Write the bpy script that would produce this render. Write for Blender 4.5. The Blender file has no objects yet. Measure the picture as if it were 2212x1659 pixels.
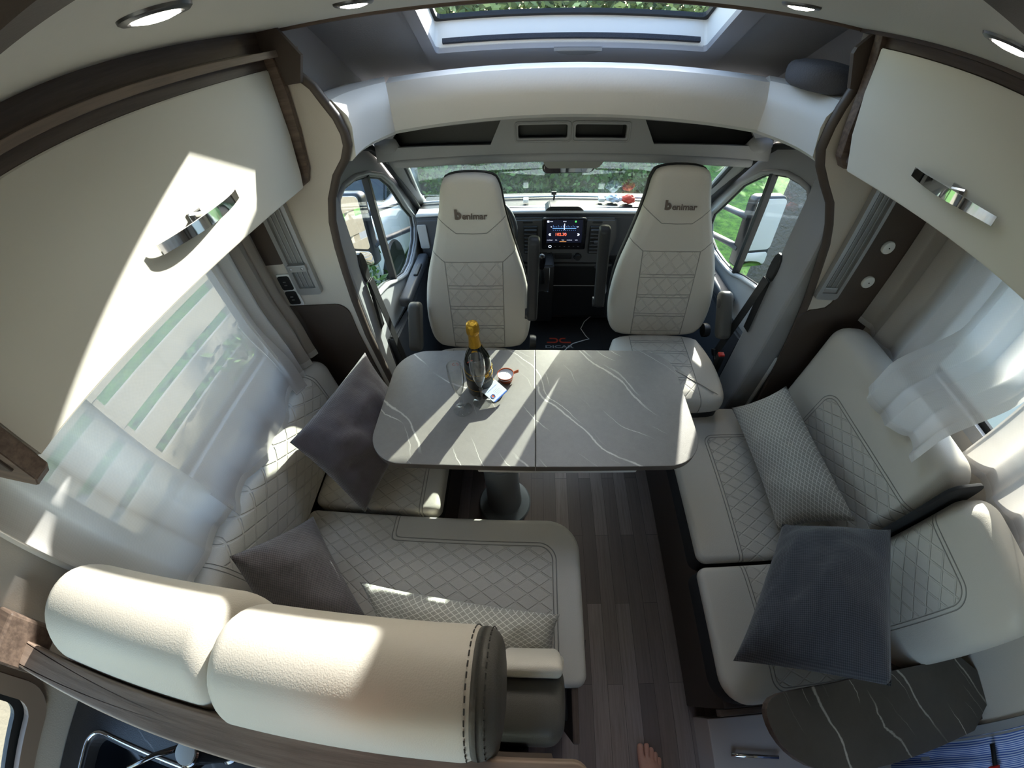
import bpy, bmesh, math, random
from mathutils import Matrix, Vector
random.seed(7)
PI = math.pi
C = bpy.context.scene.collection
SC = bpy.context.scene
# ---------------------------------------------------------------- camera
H = 1.78                                   # camera height above the dinette floor
cam_d = bpy.data.cameras.new('camera')
cam = bpy.data.objects.new('camera', cam_d); C.objects.link(cam)
PITCH, YAW, ROLL = 0.83718, -0.07942, -0.05757
def cam_matrix():
    cy, sy, cp, sp = math.cos(YAW), math.sin(YAW), math.cos(PITCH), math.sin(PITCH)
    f = Vector((sy*cp, cy*cp, -sp)); r = Vector((cy, -sy, 0)); u = r.cross(f)
    R = math.cos(ROLL)*r + math.sin(ROLL)*u; U = -math.sin(ROLL)*r + math.cos(ROLL)*u
    m = Matrix((R, U, -f)).transposed().to_4x4(); m.translation = (0, 0, H); return m
cam.matrix_world = cam_matrix()
cam_d.type = 'PANO'
cam_d.panorama_type = 'FISHEYE_LENS_POLYNOMIAL'
cam_d.sensor_fit = 'HORIZONTAL'; cam_d.sensor_width = 36.0; cam_d.sensor_height = 27.0
cam_d.clip_start = 0.005
# barrel of the phone's wide lens: angle as a polynomial of the distance from the centre (mm)
cam_d.fisheye_fov = math.radians(178)
cam_d.fisheye_polynomial_k0 = 0
cam_d.fisheye_polynomial_k1 = -0.07524569576
cam_d.fisheye_polynomial_k2 = -0.0005993187865
cam_d.fisheye_polynomial_k3 = 0.0001519424605
cam_d.fisheye_polynomial_k4 = -4.145656864e-06
SC.camera = cam
# ---------------------------------------------------------------- world, sun, exposure
SUN = Vector((-0.425, -0.84, -0.325)).normalized()        # direction the light travels
w = bpy.data.worlds.new('sky'); SC.world = w; w.use_nodes = True
nt = w.node_tree; bg = nt.nodes['Background']
sky = nt.nodes.new('ShaderNodeTexSky'); sky.sky_type = 'NISHITA'; sky.sun_disc = False
sky.sun_elevation = math.radians(30); sky.sun_rotation = math.radians(15); sky.air_density = 1.3; sky.dust_density = 1.5
nt.links.new(sky.outputs[0], bg.inputs[0]); bg.inputs[1].default_value = 1.10
sd = bpy.data.lights.new('sun', 'SUN'); sd.energy = 17.0; sd.angle = math.radians(0.6); sd.color = (1, .955, .88)
sun = bpy.data.objects.new('sun', sd); C.objects.link(sun)
sun.rotation_euler = SUN.to_track_quat('-Z', 'Y').to_euler(); sun.location = (1, 6, 5)
SC.view_settings.view_transform = 'Standard'; SC.view_settings.look = 'None'
SC.view_settings.gamma = 1.0; SC.view_settings.use_curve_mapping = False
SC.view_settings.exposure = 0.15
SC.cycles.max_bounces = 12; SC.cycles.diffuse_bounces = 6; SC.cycles.transparent_max_bounces = 24
SC.cycles.transmission_bounces = 10; SC.cycles.sample_clamp_indirect = 6.0; SC.cycles.caustics_reflective = False; SC.cycles.caustics_refractive = False
SC.cycles.use_denoising = True
# ---------------------------------------------------------------- material helpers
MATS = {}
class N:
    def __init__(s, m): s.t = m.node_tree
    def new(s, kind, **k):
        n = s.t.nodes.new(kind)
        for a, b in k.items(): setattr(n, a, b)
        return n
    def put(s, sock, v):
        if isinstance(v, (int, float)): sock.default_value = v
        elif isinstance(v, (tuple, list)): sock.default_value = v
        else: s.t.links.new(v, sock)
    def m(s, op, a, b=0.0, c=None, clamp=False):
        n = s.new('ShaderNodeMath', operation=op); n.use_clamp = clamp
        s.put(n.inputs[0], a); s.put(n.inputs[1], b)
        if c is not None: s.put(n.inputs[2], c)
        return n.outputs[0]
    def ss(s, x, a, b):                       # smoothstep-like ramp
        n = s.new('ShaderNodeMapRange', interpolation_type='SMOOTHSTEP')
        s.put(n.inputs[0], x); n.inputs[1].default_value = a; n.inputs[2].default_value = b
        return n.outputs[0]
    def mix(s, f, a, b):
        n = s.new('ShaderNodeMix', data_type='RGBA'); s.put(n.inputs[0], f)
        s.put(n.inputs[6], col(a) if isinstance(a, tuple) else a); s.put(n.inputs[7], col(b) if isinstance(b, tuple) else b)
        return n.outputs[2]
    def coord(s, out='Object'): return s.new('ShaderNodeTexCoord').outputs[out]
    def sep(s, v):
        n = s.new('ShaderNodeSeparateXYZ'); s.put(n.inputs[0], v); return n.outputs
    def comb(s, x, y, z=0.0):
        n = s.new('ShaderNodeCombineXYZ'); s.put(n.inputs[0], x); s.put(n.inputs[1], y); s.put(n.inputs[2], z); return n.outputs[0]
    def noise(s, v, scale, detail=3.0, rough=.55, out=0):
        n = s.new('ShaderNodeTexNoise'); s.put(n.inputs['Vector'], v); n.inputs['Scale'].default_value = scale
        n.inputs['Detail'].default_value = detail; n.inputs['Roughness'].default_value = rough; return n.outputs[out]
    def mapping(s, v, loc=(0,0,0), rot=(0,0,0), sc=(1,1,1)):
        n = s.new('ShaderNodeMapping'); s.put(n.inputs[0], v)
        n.inputs[1].default_value = loc; n.inputs[2].default_value = rot; n.inputs[3].default_value = sc; return n.outputs[0]
    def bump(s, h, dist=.002, strength=1.0, normal=None):
        n = s.new('ShaderNodeBump'); n.inputs['Strength'].default_value = strength; n.inputs['Distance'].default_value = dist
        s.put(n.inputs['Height'], h)
        if normal is not None: s.put(n.inputs['Normal'], normal)
        return n.outputs[0]
def col(c): return (c[0], c[1], c[2], 1.0)
def srgb(r, g, b):
    f = lambda v: (v/255/12.92) if v/255 <= .04045 else ((v/255+.055)/1.055)**2.4
    return (f(r), f(g), f(b))
def mat(name, color=(.5,.5,.5), rough=.5, metal=0.0, spec=.5, bumpy=None, sheen=0.0, coat=0.0):
    if name in MATS: return MATS[name]
    m = bpy.data.materials.new(name); m.use_nodes = True; b = m.node_tree.nodes['Principled BSDF']
    b.inputs['Base Color'].default_value = col(color); b.inputs['Roughness'].default_value = rough
    b.inputs['Metallic'].default_value = metal; b.inputs['Specular IOR Level'].default_value = spec
    if sheen: b.inputs['Sheen Weight'].default_value = sheen
    if coat: b.inputs['Coat Weight'].default_value = coat; b.inputs['Coat Roughness'].default_value = .08
    if bumpy:
        n = N(m); h = n.noise(n.coord(), bumpy[0], 4, .6); n.put(b.inputs['Normal'], n.bump(h, bumpy[1]))
    MATS[name] = m; return m
def bsdf(m): return m.node_tree.nodes['Principled BSDF']
def emit(name, color, strength, base=(0,0,0)):
    m = mat(name, base, .4); b = bsdf(m); b.inputs['Emission Color'].default_value = col(color); b.inputs['Emission Strength'].default_value = strength; return m
def rr_sdf(n, u, v, cu, cv, hu, hv, r):
    qx = n.m('ADD', n.m('ABSOLUTE', n.m('SUBTRACT', u, cu)), r-hu); qy = n.m('ADD', n.m('ABSOLUTE', n.m('SUBTRACT', v, cv)), r-hv)
    ox = n.m('MAXIMUM', qx, 0.0); oy = n.m('MAXIMUM', qy, 0.0)
    l = n.m('SQRT', n.m('ADD', n.m('MULTIPLY', ox, ox), n.m('MULTIPLY', oy, oy)))
    return n.m('SUBTRACT', n.m('ADD', l, n.m('MINIMUM', n.m('MAXIMUM', qx, qy), 0.0)), r)
def line(n, d, w):                             # 1 on the line |d| < w, soft
    return n.m('SUBTRACT', 1.0, n.ss(n.m('ABSOLUTE', d), w*.3, w))
def diamonds(n, u, v, pu, pv, w):
    a = n.m('ADD', n.m('DIVIDE', u, pu), n.m('DIVIDE', v, pv)); b = n.m('SUBTRACT', n.m('DIVIDE', u, pu), n.m('DIVIDE', v, pv))
    fa = n.m('SUBTRACT', n.m('FRACT', a), .5); fb = n.m('SUBTRACT', n.m('FRACT', b), .5)
    return n.m('MAXIMUM', line(n, fa, w), line(n, fb, w))
LEATHER = srgb(196, 190, 180)
def leather(name, color=LEATHER, plane=None, panel=None, bands=None, seam=None, q=(.075, .05), rough=.48, invert=False):
    """soft leatherette; plane 'xy','yz','xz' picks object axes, panel=(cu,cv,hu,hv,r) is a stitched panel with diamond quilting"""
    if name in MATS: return MATS[name]
    m = mat(name, color, rough, spec=.35); n = N(m); b = bsdf(m); co = n.coord()
    grain = n.new('ShaderNodeTexVoronoi'); n.put(grain.inputs['Vector'], co); grain.inputs['Scale'].default_value = 420
    h = n.m('MULTIPLY', grain.outputs['Distance'], .10); c = color
    big = n.noise(co, 5, 1); h = n.m('ADD', h, n.m('MULTIPLY', big, 1.0))
    if plane:
        s = n.sep(co); ax = {'x': 0, 'y': 1, 'z': 2}; u, v = s[ax[plane[0]]], s[ax[plane[1]]]
        dark = 0.0
        if panel:
            d = rr_sdf(n, u, v, *panel)
            ins = n.m('SUBTRACT', 1.0, n.ss(d, -.006, -.002))
            if invert: ins = n.m('SUBTRACT', 1.0, ins)
            dm = diamonds(n, u, v, q[0], q[1], .085)
            h = n.m('SUBTRACT', h, n.m('MULTIPLY', n.m('MULTIPLY', dm, ins), 1.0))
            s1 = line(n, d, .0022); s2 = line(n, n.m('SUBTRACT', d, .012), .0022)
            st = n.m('MAXIMUM', s1, s2); h = n.m('SUBTRACT', h, n.m('MULTIPLY', st, 1.6)); dark = n.m('MULTIPLY', st, .62)
        if bands:                               # seat back: quilted panel in horizontal bands, several seams
            (bu, b0, b1, vs) = bands
            ins = n.m('MULTIPLY', n.m('LESS_THAN', n.m('ABSOLUTE', u), bu), n.m('MULTIPLY', n.m('GREATER_THAN', v, b0), n.m('LESS_THAN', v, b1)))
            dm = diamonds(n, u, v, q[0], q[1], .085)
            h = n.m('SUBTRACT', h, n.m('MULTIPLY', n.m('MULTIPLY', dm, ins), .7))
            st = n.m('MULTIPLY', line(n, n.m('SUBTRACT', n.m('ABSOLUTE', u), bu), .0022), n.m('LESS_THAN', v, b1))
            for z in vs:
                st = n.m('MAXIMUM', st, n.m('MULTIPLY', line(n, n.m('SUBTRACT', v, z), .0022), n.m('LESS_THAN', n.m('ABSOLUTE', u), bu)))
            h = n.m('SUBTRACT', h, n.m('MULTIPLY', st, 2.2)); dark = n.m('MULTIPLY', st, .45)
        if seam:                                # polyline seams as (u0,v0,u1,v1)
            st = 0.0
            for (u0, v0, u1, v1) in seam:
                L = math.hypot(u1-u0, v1-v0); tx, ty = (u1-u0)/L, (v1-v0)/L
                au = n.m('SUBTRACT', n.m('ABSOLUTE', u), u0); av = n.m('SUBTRACT', v, v0)
                t = n.m('ADD', n.m('MULTIPLY', au, tx), n.m('MULTIPLY', av, ty)); dd = n.m('SUBTRACT', n.m('MULTIPLY', au, ty), n.m('MULTIPLY', av, tx))
                k = n.m('MULTIPLY', line(n, dd, .002), n.m('MULTIPLY', n.m('GREATER_THAN', t, 0.0), n.m('LESS_THAN', t, L)))
                st = k if st == 0.0 else n.m('MAXIMUM', st, k)
            h = n.m('SUBTRACT', h, n.m('MULTIPLY', st, 1.6)); dark = n.m('MAXIMUM', dark, n.m('MULTIPLY', st, .5)) if dark != 0.0 else n.m('MULTIPLY', st, .5)
        if dark != 0.0:
            n.put(b.inputs['Base Color'], n.mix(dark, color, tuple(x*.25 for x in color)))
    n.put(b.inputs['Normal'], n.bump(h, .0022, 1.0))
    return m
def veined(name, base, vein, k=3.2, rot=-.95, rough=.38, amp=.10, spec=.5):
    """stone-look laminate: dark-grey ground with thin pale diagonal veins"""
    m = mat(name, base, rough, spec=spec); n = N(m); b = bsdf(m); co = n.coord()
    r = n.mapping(co, rot=(0, 0, rot)); s = n.sep(r)
    wob = n.m('SUBTRACT', n.noise(r, 2.3, 2.0, .5), .5); wob2 = n.m('SUBTRACT', n.noise(r, 14, 4, .7), .5)
    y = n.m('ADD', s[1], n.m('ADD', n.m('MULTIPLY', wob, amp*2.2), n.m('MULTIPLY', wob2, amp*.16)))
    tot = None
    for kk, w0, th, off in ((k, .018, .42, .13), (k*2.3, .013, .52, .71), (k*3.9, .012, .56, .37)):
        f = n.m('SUBTRACT', n.m('FRACT', n.m('ADD', n.m('MULTIPLY', y, kk), off)), .5)
        gate = n.ss(n.noise(n.mapping(r, loc=(off*9, off*5, 0), sc=(1, 3.0, 1)), 3.1, 1.0), th, th+.12)
        ln = n.m('MULTIPLY', line(n, f, w0*(kk/k)**.5), gate); tot = ln if tot is None else n.m('MAXIMUM', tot, ln)
    mott = n.noise(co, 40, 5, .7)
    c0 = n.mix(mott, tuple(x*.82 for x in base), tuple(min(1, x*1.15) for x in base))
    n.put(b.inputs['Base Color'], n.mix(n.m('MULTIPLY', tot, .8), c0, vein)); n.put(b.inputs['Normal'], n.bump(n.noise(co, 500, 2), .0004))
    return m
def wood(name, c0, c1, axis=1, scale=1.0, rough=.5):
    m = mat(name, c0, rough); n = N(m); b = bsdf(m); sc = [26*scale]*3; sc[axis] = 1.6*scale
    f = n.noise(n.mapping(n.coord(), sc=tuple(sc)), 3.0, 6, .65)
    n.put(b.inputs['Base Color'], n.mix(n.ss(f, .3, .7), c0, c1)); n.put(b.inputs['Normal'], n.bump(f, .0006)); return m
def woven(name, c0, c1, scale=260, line_pat=None, rough=.85, fuzz=.25):
    m = mat(name, c0, rough, spec=.15, sheen=fuzz); n = N(m); b = bsdf(m); co = n.coord(); s = n.sep(co)
    a = n.m('SINE', n.m('MULTIPLY', n.m('ADD', s[0], s[1]), scale*2.2)); c = n.m('SINE', n.m('MULTIPLY', n.m('SUBTRACT', s[0], s[1]), scale*2.2))
    f = n.m('MULTIPLY', a, c); base = n.mix(n.ss(f, -.6, .7), c0, c1)
    if line_pat:
        pu, pv, lc, wd = line_pat; dm = diamonds(n, s[0], s[1], pu, pv, wd)
        base = n.mix(n.m('MULTIPLY', dm, .85), base, lc)
    n.put(b.inputs['Base Color'], base); h = n.m('ADD', n.m('MULTIPLY', f, .35), n.m('MULTIPLY', n.noise(co, 14, 4), 5.0))
    n.put(b.inputs['Normal'], n.bump(h, .0012)); return m
def glass(name, tint=(1,1,1), refl=1.0, haze=0.0, edge=0.0):
    """thin pane: mostly see-through, mirror-like at grazing angles"""
    if name in MATS: return MATS[name]
    m = bpy.data.materials.new(name); m.use_nodes = True; n = N(m); t = m.node_tree; t.nodes.remove(bsdf(m)); out = t.nodes['Material Output']
    tr = n.new('ShaderNodeBsdfTransparent'); tr.inputs[0].default_value = col(tint); gl = n.new('ShaderNodeBsdfGlossy'); gl.inputs['Roughness'].default_value = .02
    if edge:
        lw = n.new('ShaderNodeLayerWeight'); lw.inputs[0].default_value = .5; n.put(tr.inputs[0], n.mix(n.m('POWER', lw.outputs['Facing'], 2.5), tint, tuple(x*(1-edge) for x in tint)))
    fr = n.new('ShaderNodeFresnel'); fr.inputs[0].default_value = 1.45; gi = n.new('ShaderNodeNewGeometry'); f = n.m('MULTIPLY', n.m('MULTIPLY', fr.outputs[0], refl), n.m('SUBTRACT', 1.0, gi.outputs['Backfacing']), clamp=True)
    mx = n.new('ShaderNodeMixShader'); n.put(mx.inputs[0], f); n.put(mx.inputs[1], tr.outputs[0]); n.put(mx.inputs[2], gl.outputs[0]); last = mx.outputs[0]
    if haze:
        df = n.new('ShaderNodeBsdfDiffuse'); m2 = n.new('ShaderNodeMixShader'); m2.inputs[0].default_value = haze
        n.put(m2.inputs[1], last); n.put(m2.inputs[2], df.outputs[0]); last = m2.outputs[0]
    n.put(out.inputs[0], last); MATS[name] = m; return m
def sheer(name, color, see=.4, trans=.5):
    m = bpy.data.materials.new(name); m.use_nodes = True; n = N(m); t = m.node_tree; t.nodes.remove(bsdf(m)); out = t.nodes['Material Output']
    tr = n.new('ShaderNodeBsdfTransparent'); tl = n.new('ShaderNodeBsdfTranslucent'); df = n.new('ShaderNodeBsdfDiffuse')
    tl.inputs[0].default_value = col(color); df.inputs[0].default_value = col(color)
    a = n.new('ShaderNodeMixShader'); a.inputs[0].default_value = trans; n.put(a.inputs[1], df.outputs[0]); n.put(a.inputs[2], tl.outputs[0])
    s = n.sep(n.coord()); wv = n.m('MULTIPLY', n.m('SINE', n.m('MULTIPLY', s[1], 1500)), n.m('SINE', n.m('MULTIPLY', s[2], 1500)))
    f = n.m('ADD', see, n.m('MULTIPLY', wv, .06)); b = n.new('ShaderNodeMixShader'); n.put(b.inputs[0], f); n.put(b.inputs[1], a.outputs[0]); n.put(b.inputs[2], tr.outputs[0])
    n.put(out.inputs[0], b.outputs[0]); MATS[name] = m; return m
# ---------------------------------------------------------------- object helpers
WM = {}
def _link(o, parent, M):
    C.objects.link(o); WM[o.name] = M.copy()
    if parent is not None:
        o.parent = parent; o.matrix_parent_inverse = Matrix.Identity(4); o.matrix_basis = WM[parent.name].inverted() @ M
    else: o.matrix_basis = M
def T(x, y, z): return Matrix.Translation((x, y, z))
def RX(a): return Matrix.Rotation(a, 4, 'X')
def RY(a): return Matrix.Rotation(a, 4, 'Y')
def RZ(a): return Matrix.Rotation(a, 4, 'Z')
def obj(name, bm, m, parent=None, M=None, smooth=False, world=False):
    """link a bmesh as one mesh object. M places the local shape; world=True: the shape is already in world metres and
    gets its origin moved to its own centre."""
    if M is None: M = Matrix.Identity(4)
    if world:
        c = Vector((0, 0, 0))
        for v in bm.verts: c += v.co
        c /= max(1, len(bm.verts)); bmesh.ops.translate(bm, verts=bm.verts, vec=-c); M = M @ Matrix.Translation(c)
    bmesh.ops.recalc_face_normals(bm, faces=bm.faces)
    me = bpy.data.meshes.new(name); bm.to_mesh(me); bm.free()
    for mm in (m if isinstance(m, (list, tuple)) else [m]): me.materials.append(mm)
    if smooth:
        for p in me.polygons: p.use_smooth = True
        if smooth != True: me.set_sharp_from_angle(angle=math.radians(smooth))
    o = bpy.data.objects.new(name, me); _link(o, parent, M); return o
def thing(name, label, cat, loc=(0,0,0), M=None, group=None):
    o = bpy.data.objects.new(name, None); o.empty_display_size = .05; _link(o, None, M if M is not None else T(*loc)); return tag(o, label, cat, group)
def tag(o, label, cat, group=None):
    o['label'] = label; o['category'] = cat
    if group: o['group'] = group
    return o
def struct(o): o['kind'] = 'structure'; return o
def dup(root, M, label=None, group=None):
    def cp(o, par, W):
        c = o.copy(); C.objects.link(c); WM[c.name] = W
        if par is None: c.matrix_basis = W
        else: c.parent = par
        for ch in [k for k in SC.objects if k.parent == o]: cp(ch, c, W @ ch.matrix_basis)
        return c
    r = cp(root, None, M)
    if label: r['label'] = label
    if group: r['group'] = group
    return r
def B(): return bmesh.new()
def box(bm, x0, x1, y0, y1, z0, z1, bev=0.0, seg=2, M=None, mi=0):
    r = bmesh.ops.create_cube(bm, size=1.0); vs = r['verts']
    for v in vs: v.co = Vector(((x0+x1)/2 + v.co.x*(x1-x0), (y0+y1)/2 + v.co.y*(y1-y0), (z0+z1)/2 + v.co.z*(z1-z0)))
    if M is not None: bmesh.ops.transform(bm, matrix=M, verts=vs)
    fs = list({f for v in vs for f in v.link_faces})
    for f in fs: f.material_index = mi
    if bev:
        es = list({e for v in vs for e in v.link_edges})
        bmesh.ops.bevel(bm, geom=es, offset=min(bev, .49*min(abs(x1-x0), abs(y1-y0), abs(z1-z0))), segments=seg, profile=.5, affect='EDGES')
    return bm
def tube(bm, pts, r, n=10, closed=False, caps=True, flat=1.0):
    pts = [Vector(p) for p in pts]; rings = []; N_ = len(pts); up = None
    for i, p in enumerate(pts):
        a = pts[(i-1) % N_] if (closed or i > 0) else p; b = pts[(i+1) % N_] if (closed or i < N_-1) else p
        t = (b-a).normalized()
        if up is None: up = Vector((0, 0, 1)) if abs(t.z) < .9 else Vector((1, 0, 0))
        s = t.cross(up).normalized(); up = s.cross(t).normalized(); rr = r[i] if isinstance(r, (list, tuple)) else r
        rings.append([bm.verts.new(p + s*math.cos(2*PI*k/n)*rr + up*math.sin(2*PI*k/n)*rr*flat) for k in range(n)])
    for i in range(N_ if closed else N_-1):
        A, Bq = rings[i], rings[(i+1) % N_]
        for k in range(n): bm.faces.new((A[k], A[(k+1) % n], Bq[(k+1) % n], Bq[k]))
    if caps and not closed: bm.faces.new(rings[0]); bm.faces.new(rings[-1][::-1])
    return bm
def lathe(bm, prof, n=32, M=None):
    rings = []; vs = []
    for (r, z) in prof:
        if r < 1e-6: ring = [bm.verts.new((0, 0, z))]
        else: ring = [bm.verts.new((r*math.cos(2*PI*k/n), r*math.sin(2*PI*k/n), z)) for k in range(n)]
        rings.append(ring); vs += ring
    for A, Bq in zip(rings, rings[1:]):
        for k in range(n):
            a = A[k % len(A)], A[(k+1) % len(A)], Bq[(k+1) % len(Bq)], Bq[k % len(Bq)]
            f = []
            for v in a:
                if v not in f: f.append(v)
            if len(f) > 2: bm.faces.new(f)
    if M is not None: bmesh.ops.transform(bm, matrix=M, verts=vs)
    return bm
def rrect(x0, x1, y0, y1, r, n=8):
    """rounded rectangle outline, counter-clockwise; r a number or (r00, r10, r11, r01)"""
    rs = r if isinstance(r, (list, tuple)) else (r,)*4; out = []
    for (cx, cy, q, a0) in ((x0, y0, rs[0], PI), (x1, y0, rs[1], 1.5*PI), (x1, y1, rs[2], 0), (x0, y1, rs[3], .5*PI)):
        sx = 1 if cx == x0 else -1; sy = 1 if cy == y0 else -1; q = max(q, 1e-4)
        for i in range(n+1):
            a = a0 + i/n*PI/2; out.append((cx+sx*q+q*math.cos(a), cy+sy*q+q*math.sin(a)))
    return out
def resample(pts, step):
    out = []
    for i, p in enumerate(pts):
        q = pts[(i+1) % len(pts)]; L = math.hypot(q[0]-p[0], q[1]-p[1]); k = max(1, int(L/step))
        for j in range(k): out.append((p[0]+(q[0]-p[0])*j/k, p[1]+(q[1]-p[1])*j/k))
    return out
def slab(bm, pts, z0, z1, er=.01, puff=0.0, puff0=0.0, seg=4, rings=8, M=None, wob=0.0, step=.03):
    """solid from an outline: rounded rims, optional domed top (puff) and bottom (puff0)"""
    pts = resample(pts, step); n = len(pts)
    cx = sum(p[0] for p in pts)/n; cy = sum(p[1] for p in pts)/n
    def inset(d):
        o = []
        for i in range(n):
            a, p, b = pts[i-1], pts[i], pts[(i+1) % n]; tx, ty = b[0]-a[0], b[1]-a[1]; L = math.hypot(tx, ty) or 1
            o.append((p[0]-ty/L*d, p[1]+tx/L*d))
        return o
    area = sum(pts[i-1][0]*pts[i][1]-pts[i][0]*pts[i-1][1] for i in range(n))
    sg = 1 if area > 0 else -1
    rows = []
    base = inset(er*sg); bx = max(abs(x-cx) for x, y in base) or 1; by = max(abs(y-cy) for x, y in base) or 1
    def dome(z, pf):
        r_ = []
        for k in range(1, rings+1):
            t = 1-k/rings; r_.append(([(cx+(x-cx)*t, cy+(y-cy)*t) for x, y in base], [z + pf*max(0, 1-((x-cx)*t/bx)**2)*max(0, 1-((y-cy)*t/by)**2) for x, y in base] if pf else z))
        return r_
    up = [(inset(er*(1-math.cos(i/seg*PI/2))*sg), z1-er+er*math.sin(i/seg*PI/2)) for i in range(seg+1)]
    dn = [(inset(er*(1-math.cos(i/seg*PI/2))*sg), z0+er-er*math.sin(i/seg*PI/2)) for i in range(seg+1)]
    rows = [x for x in dome(z0, -puff0)][::-1] + dn[::-1] + up + dome(z1, puff)
    vs = []; R_ = []
    for o, z in rows:
        single = all(abs(x-cx)+abs(y-cy) < 1e-6 for x, y in o)
        zz = z if isinstance(z, list) else [z]*len(o); ring = [bm.verts.new((cx, cy, zz[0]))] if single else [bm.verts.new((x, y, zk)) for (x, y), zk in zip(o, zz)]
        R_.append(ring); vs += ring
    for A, Bq in zip(R_, R_[1:]):
        for k in range(n):
            f = []
            for v in (A[k % len(A)], A[(k+1) % n % len(A)], Bq[(k+1) % n % len(Bq)], Bq[k % len(Bq)]):
                if v not in f: f.append(v)
            if len(f) > 2:
                try: bm.faces.new(f)
                except ValueError: pass
    if wob:
        from mathutils import noise as mn
        for v in vs: v.co += mn.noise_vector(v.co*7)*wob
    if M is not None: bmesh.ops.transform(bm, matrix=M, verts=vs)
    return bm
def prism(bm, pts, d0, d1, axis='y', bev=0.0):
    """flat outline pushed from d0 to d1 along an axis; outline coordinates are the two other axes in order"""
    def P3(a, b, d): return {'x': (d, a, b), 'y': (a, d, b), 'z': (a, b, d)}[axis]
    A = [bm.verts.new(P3(a, b, d0)) for a, b in pts]; Bq = [bm.verts.new(P3(a, b, d1)) for a, b in pts]; n = len(pts)
    fs = [bm.faces.new(A), bm.faces.new(Bq[::-1])] + [bm.faces.new((A[i], Bq[i], Bq[(i+1) % n], A[(i+1) % n])) for i in range(n)]
    if bev: bmesh.ops.bevel(bm, geom=list({e for f in fs for e in f.edges}), offset=bev, segments=2, affect='EDGES')
    return bm
def holed(bm, outer, holes, d0, d1, axis='y'):
    """plate with holes: triangulated front and back, straight rims"""
    def P3(a, b, d): return {'x': (d, a, b), 'y': (a, d, b), 'z': (a, b, d)}[axis]
    allv = {}
    for d in (d0, d1):
        es = []; loops = []
        for lp in [outer]+holes:
            vs = [bm.verts.new(P3(a, b, d)) for a, b in lp]; loops.append(vs)
            for i in range(len(vs)): es.append(bm.edges.new((vs[i-1], vs[i])))
        bmesh.ops.triangle_fill(bm, edges=es, use_beauty=True); allv[d] = loops
    for A, Bq in zip(allv[d0], allv[d1]):
        for i in range(len(A)): bm.faces.new((A[i-1], Bq[i-1], Bq[i], A[i]))
    return bm
def sweep_rr(bm, loop3, r, n=8): return tube(bm, loop3, r, n, closed=True)
def frame_M(o, u, v):
    """matrix with origin o, local x along u, local y along v (made square), local z the normal"""
    u = Vector(u).normalized(); w_ = u.cross(Vector(v)).normalized(); v = w_.cross(u)
    m = Matrix((u, v, w_)).transposed().to_4x4(); m.translation = o; return m
def pillow(name, corners, thick, m, seed=0, pinch=.05, n=28, wrk=.006, parent=None):
    """stuffed square cushion through four corner points (world), counter-clockwise seen from its face"""
    from mathutils import noise as mn
    c = [Vector(p) for p in corners]; o = sum(c, Vector())/4; M = frame_M(o, (c[1]-c[0])+(c[2]-c[3]), (c[3]-c[0])+(c[2]-c[1])); Mi = M.inverted()
    L = [Mi @ p for p in c]; bm = B(); g = {}
    for side in (1, -1):
        for i in range(n+1):
            for j in range(n+1):
                s, t = i/n, j/n; edge = i in (0, n) or j in (0, n)
                if edge and side == -1: g[(side, i, j)] = g[(1, i, j)]; continue
                a, b = 2*s-1, 2*t-1
                # the edges between the corners pull inwards
                a2 = a*(1-pinch*(1-b*b)*abs(a)**2); b2 = b*(1-pinch*(1-a*a)*abs(b)**2); s2, t2 = (a2+1)/2, (b2+1)/2
                p = L[0]*(1-s2)*(1-t2)+L[1]*s2*(1-t2)+L[2]*s2*t2+L[3]*(1-s2)*t2
                hgt = thick/2*((1-a**2)**.55)*((1-b**2)**.55)
                p = p + Vector((0, 0, side*hgt))
                k = mn.noise(Vector((p.x*9+seed, p.y*9, side*3.0)))*wrk*2 + mn.noise(Vector((p.x*22+seed, p.y*22, side)))*wrk*.8
                if not edge: p.z += side*k*min(1, 4*(1-max(abs(a), abs(b))))
                g[(side, i, j)] = bm.verts.new(p)
    for side in (1, -1):
        for i in range(n):
            for j in range(n):
                f = (g[(side, i, j)], g[(side, i+1, j)], g[(side, i+1, j+1)], g[(side, i, j+1)])
                bm.faces.new(f if side == 1 else f[::-1])
    return obj(name, bm, m, parent, M, smooth=True), M, L
def text(name, s, size, m, M, parent, bold=.0, extrude=.0006, align='CENTER', sx=1.0):
    cu = bpy.data.curves.new(name, 'FONT'); cu.body = s; cu.size = size; cu.extrude = extrude; cu.offset = bold; cu.align_x = align; cu.align_y = 'CENTER'
    cu.resolution_u = 3
    t = bpy.data.objects.new(name+'_t', cu); C.objects.link(t); dg = bpy.context.evaluated_depsgraph_get()
    me = bpy.data.meshes.new_from_object(t.evaluated_get(dg)); bpy.data.objects.remove(t); me.materials.clear(); me.materials.append(m)
    if sx != 1.0:
        for v in me.vertices: v.co.x *= sx
    o = bpy.data.objects.new(name, me); _link(o, parent, M); return o
def smooth_poly(pts, it=2):
    for _ in range(it):
        o = []
        for i, p in enumerate(pts):
            q = pts[(i+1) % len(pts)]; o += [(p[0]*.75+q[0]*.25, p[1]*.75+q[1]*.25), (p[0]*.25+q[0]*.75, p[1]*.25+q[1]*.75)]
        pts = o
    return pts
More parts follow.
